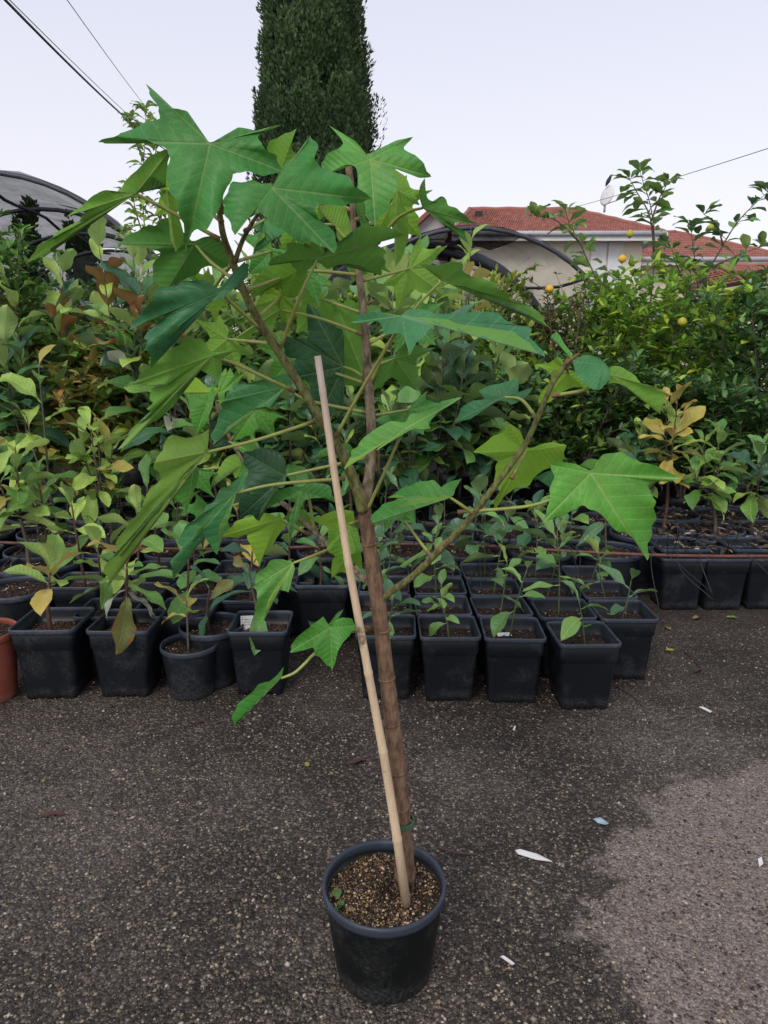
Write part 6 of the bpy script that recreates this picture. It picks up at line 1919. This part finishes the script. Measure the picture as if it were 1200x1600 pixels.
# ------------------------------------------------------------------ litter on the ground
def flat_scrap(name, label, cat, pix, z, th, mat, curve=0.0, group=None):
    """a thin strip or flake lying on the ground, outlined by ground points"""
    P = [at_z(x, y, 0) for (x, y) in pix]
    c = sum(P, Vector()) / len(P)
    n_ = len(P)
    Vv = [p - c + Vector((0, 0, z + curve * (i % 2))) for i, p in enumerate(P)]
    Vv += [v + Vector((0, 0, th)) for v in Vv]
    Ff = [tuple(range(n_))[::-1], tuple(range(n_, 2 * n_))] + [(i, (i + 1) % n_, (i + 1) % n_ + n_, i + n_) for i in range(n_)]
    o = obj(name, mesh(name, Vv, Ff, mat, False), None, (c.x, c.y, 0))
    return tag(o, label, cat, group)
flat_scrap('plastic_strip', 'white pointed plastic strip on the asphalt right of the tree pot', 'plastic scrap', [(805, 1331), (812, 1330), (840, 1337), (862, 1349), (838, 1345), (809, 1337)], 0.003, 0.003, M['white_plastic'], 0.002)
flat_scrap('plastic_strip', 'small white sliver near the bottom edge right of the tree pot', 'plastic scrap', [(782, 1497), (787, 1496), (804, 1508), (800, 1510)], 0.003, 0.003, M['white_plastic'])
flat_scrap('paper_scrap', 'small white scrap at the right picture edge on the dry patch', 'scrap', [(1184, 1344), (1190, 1341), (1192, 1352), (1186, 1356)], 0.003, 0.002, M['white_plastic'])
flat_scrap('paper_scrap', 'pale curved chip on the dark asphalt below the right pots', 'scrap', [(1092, 1106), (1098, 1106), (1112, 1113), (1110, 1115)], 0.003, 0.003, M['white_plastic'])
flat_scrap('paper_scrap', 'tiny white fleck just below the right block of pots', 'scrap', [(801, 1141), (804, 1135), (806, 1136), (804, 1143)], 0.002, 0.002, M['white_plastic'])
M['foil'] = simple_mat('pale_foil', (0.35, 0.48, 0.52), 0.35, 0.3, 60)
flat_scrap('plastic_film', 'scrap of pale blue film at the edge of the dry patch', 'scrap', [(927, 1281), (938, 1280), (951, 1288), (946, 1291), (934, 1287)], 0.002, 0.002, M['foil'], 0.003)
flat_scrap('paper_strip', 'long white strip lying on the soil pots behind the yellow loquat', 'scrap', [(1035, 803), (1085, 811), (1084, 813), (1034, 805)], 0.33, 0.003, M['white_plastic'])
def fallen(label, px_, py_, L, W, mat, rz, curl=0.6, name='fallen_leaf', z=0.004):
    p = at_z(px_, py_, z)
    o = obj(name, blade('fallen' + label, LM[mat], L=L, W=W, peak=0.5, curl=curl, fold=0.25, wav=0.003, seed=len(label)), None, mat4=Matrix.Translation((p.x, p.y, z + L * curl * 0.32)) @ Matrix.Rotation(rz, 4, 'Z'))
    return tag(o, label, 'leaf', 'fallen leaves')
LM['fallen_yellow'] = leaf_mat('fallen_yellow', (0.48, 0.40, 0.06), (0.48, 0.42, 0.10), (0.55, 0.48, 0.15), 0.55, 0.15)
LM['fallen_brown'] = leaf_mat('fallen_brown', (0.055, 0.028, 0.022), (0.06, 0.035, 0.03), (0.08, 0.05, 0.04), 0.6, 0.05)
LM['fallen_red'] = leaf_mat('fallen_red', (0.13, 0.045, 0.04), (0.13, 0.05, 0.045), (0.16, 0.08, 0.06), 0.6, 0.05)
fallen('small yellow leaf on the asphalt left of the stake', 482, 1198, 0.030, 0.020, 'fallen_yellow', 0.7, 0.3)
fallen('dark brown long leaf on the asphalt behind the stake', 540, 1198, 0.105, 0.026, 'fallen_brown', -1.0, 0.25)
fallen('reddish brown leaf on the asphalt at the far left', 62, 1276, 0.085, 0.024, 'fallen_red', -1.35, 0.2)
fallen('tiny yellow leaf on the asphalt at the far left', 68, 1222, 0.018, 0.012, 'fallen_yellow', 0.6, 0.3)
fallen('black withered leaf on the asphalt under the low shoot', 305, 1131, 0.040, 0.026, 'fallen_brown', -1.1, 0.4)  # curled leaf blade stands in for a black stain
fallen('yellowish leaf beside the rightmost square pot', 1040, 1018, 0.055, 0.03, 'yellow', -1.4, 0.3)
fallen('pale leaf on the asphalt under the right end pots', 1135, 966, 0.07, 0.03, 'loquat_light', -1.6, 0.3)
fallen('pale dry leaf beside the right end pots', 1082, 968, 0.07, 0.035, 'dry', -1.2, 0.3)
fallen('dry brown leaf near the rightmost square pot', 1048, 985, 0.05, 0.03, 'rusty', 0.3, 0.3)
fallen('dark curled leaf on the asphalt at right below the pots', 1085, 1052, 0.06, 0.03, 'fallen_brown', -0.8, 0.4)
# leaf litter over the right soil pots: uncountable flakes
rl_ = np.random.RandomState(9)
n_ = 260
P = []
for i in range(n_):
    q = at_z(rl_.uniform(1030, 1230), rl_.uniform(792, 862), 0.315)
    P.append((q.x, q.y, 0.318 + rl_.uniform(0, 0.012)))
D = rl_.normal(0, 1, (n_, 3)); D[:, 2] *= 0.2
N = np.stack([rl_.uniform(-.4, .4, n_), rl_.uniform(-.4, .4, n_), np.ones(n_)], 1)
CM['litter'] = cloud_mat('dry_litter', [(0.0, (0.04, 0.025, 0.018)), (0.5, (0.12, 0.075, 0.05)), (0.85, (0.26, 0.18, 0.12)), (1.0, (0.55, 0.46, 0.36))], 0.8, 0.05)
LS = rl_.uniform(0.03, 0.075, n_)
lit = leaf_cloud(P, D, N, LS, LS * 0.45, CM['litter'], 'leaf_litter', 9, None)
tag(lit, 'dry leaf litter strewn over the soil pots at right', 'leaf litter', kind='stuff')
# crumbs of soil and leaf bits under the pots
n_ = 500
P = np.stack([rl_.uniform(-1.9, 2.6, n_), rl_.uniform(2.45, 3.9, n_), np.full(n_, 0.003)], 1)
cr = stones('soil_crumbs', M['chip_dark'], P, rl_.uniform(0.002, 0.007, n_), 8, 0.5)
tag(cr, 'crumbs of soil scattered on the asphalt round the pots', 'soil', kind='stuff')
# thin twigs
for (lab, pts_) in [('thin dark twig lying right of the tree pot rim', [(688, 1326), (715, 1332), (745, 1335)]), ('dark root piece on the asphalt beside the right block', [(962, 1072), (985, 1085), (1005, 1103)]), ('dark twig at the right below the yellow leaf', [(1070, 1018), (1088, 1035), (1100, 1052)])]:
    Q = [at_z(x, y, 0.006) for x, y in pts_]
    o = tube('twig', [tuple(q - Q[0]) + (0.003,) for q in Q], M['stem_brown'], None, 5, 4)
    o.location = Q[0]
    tag(o, lab, 'twig')
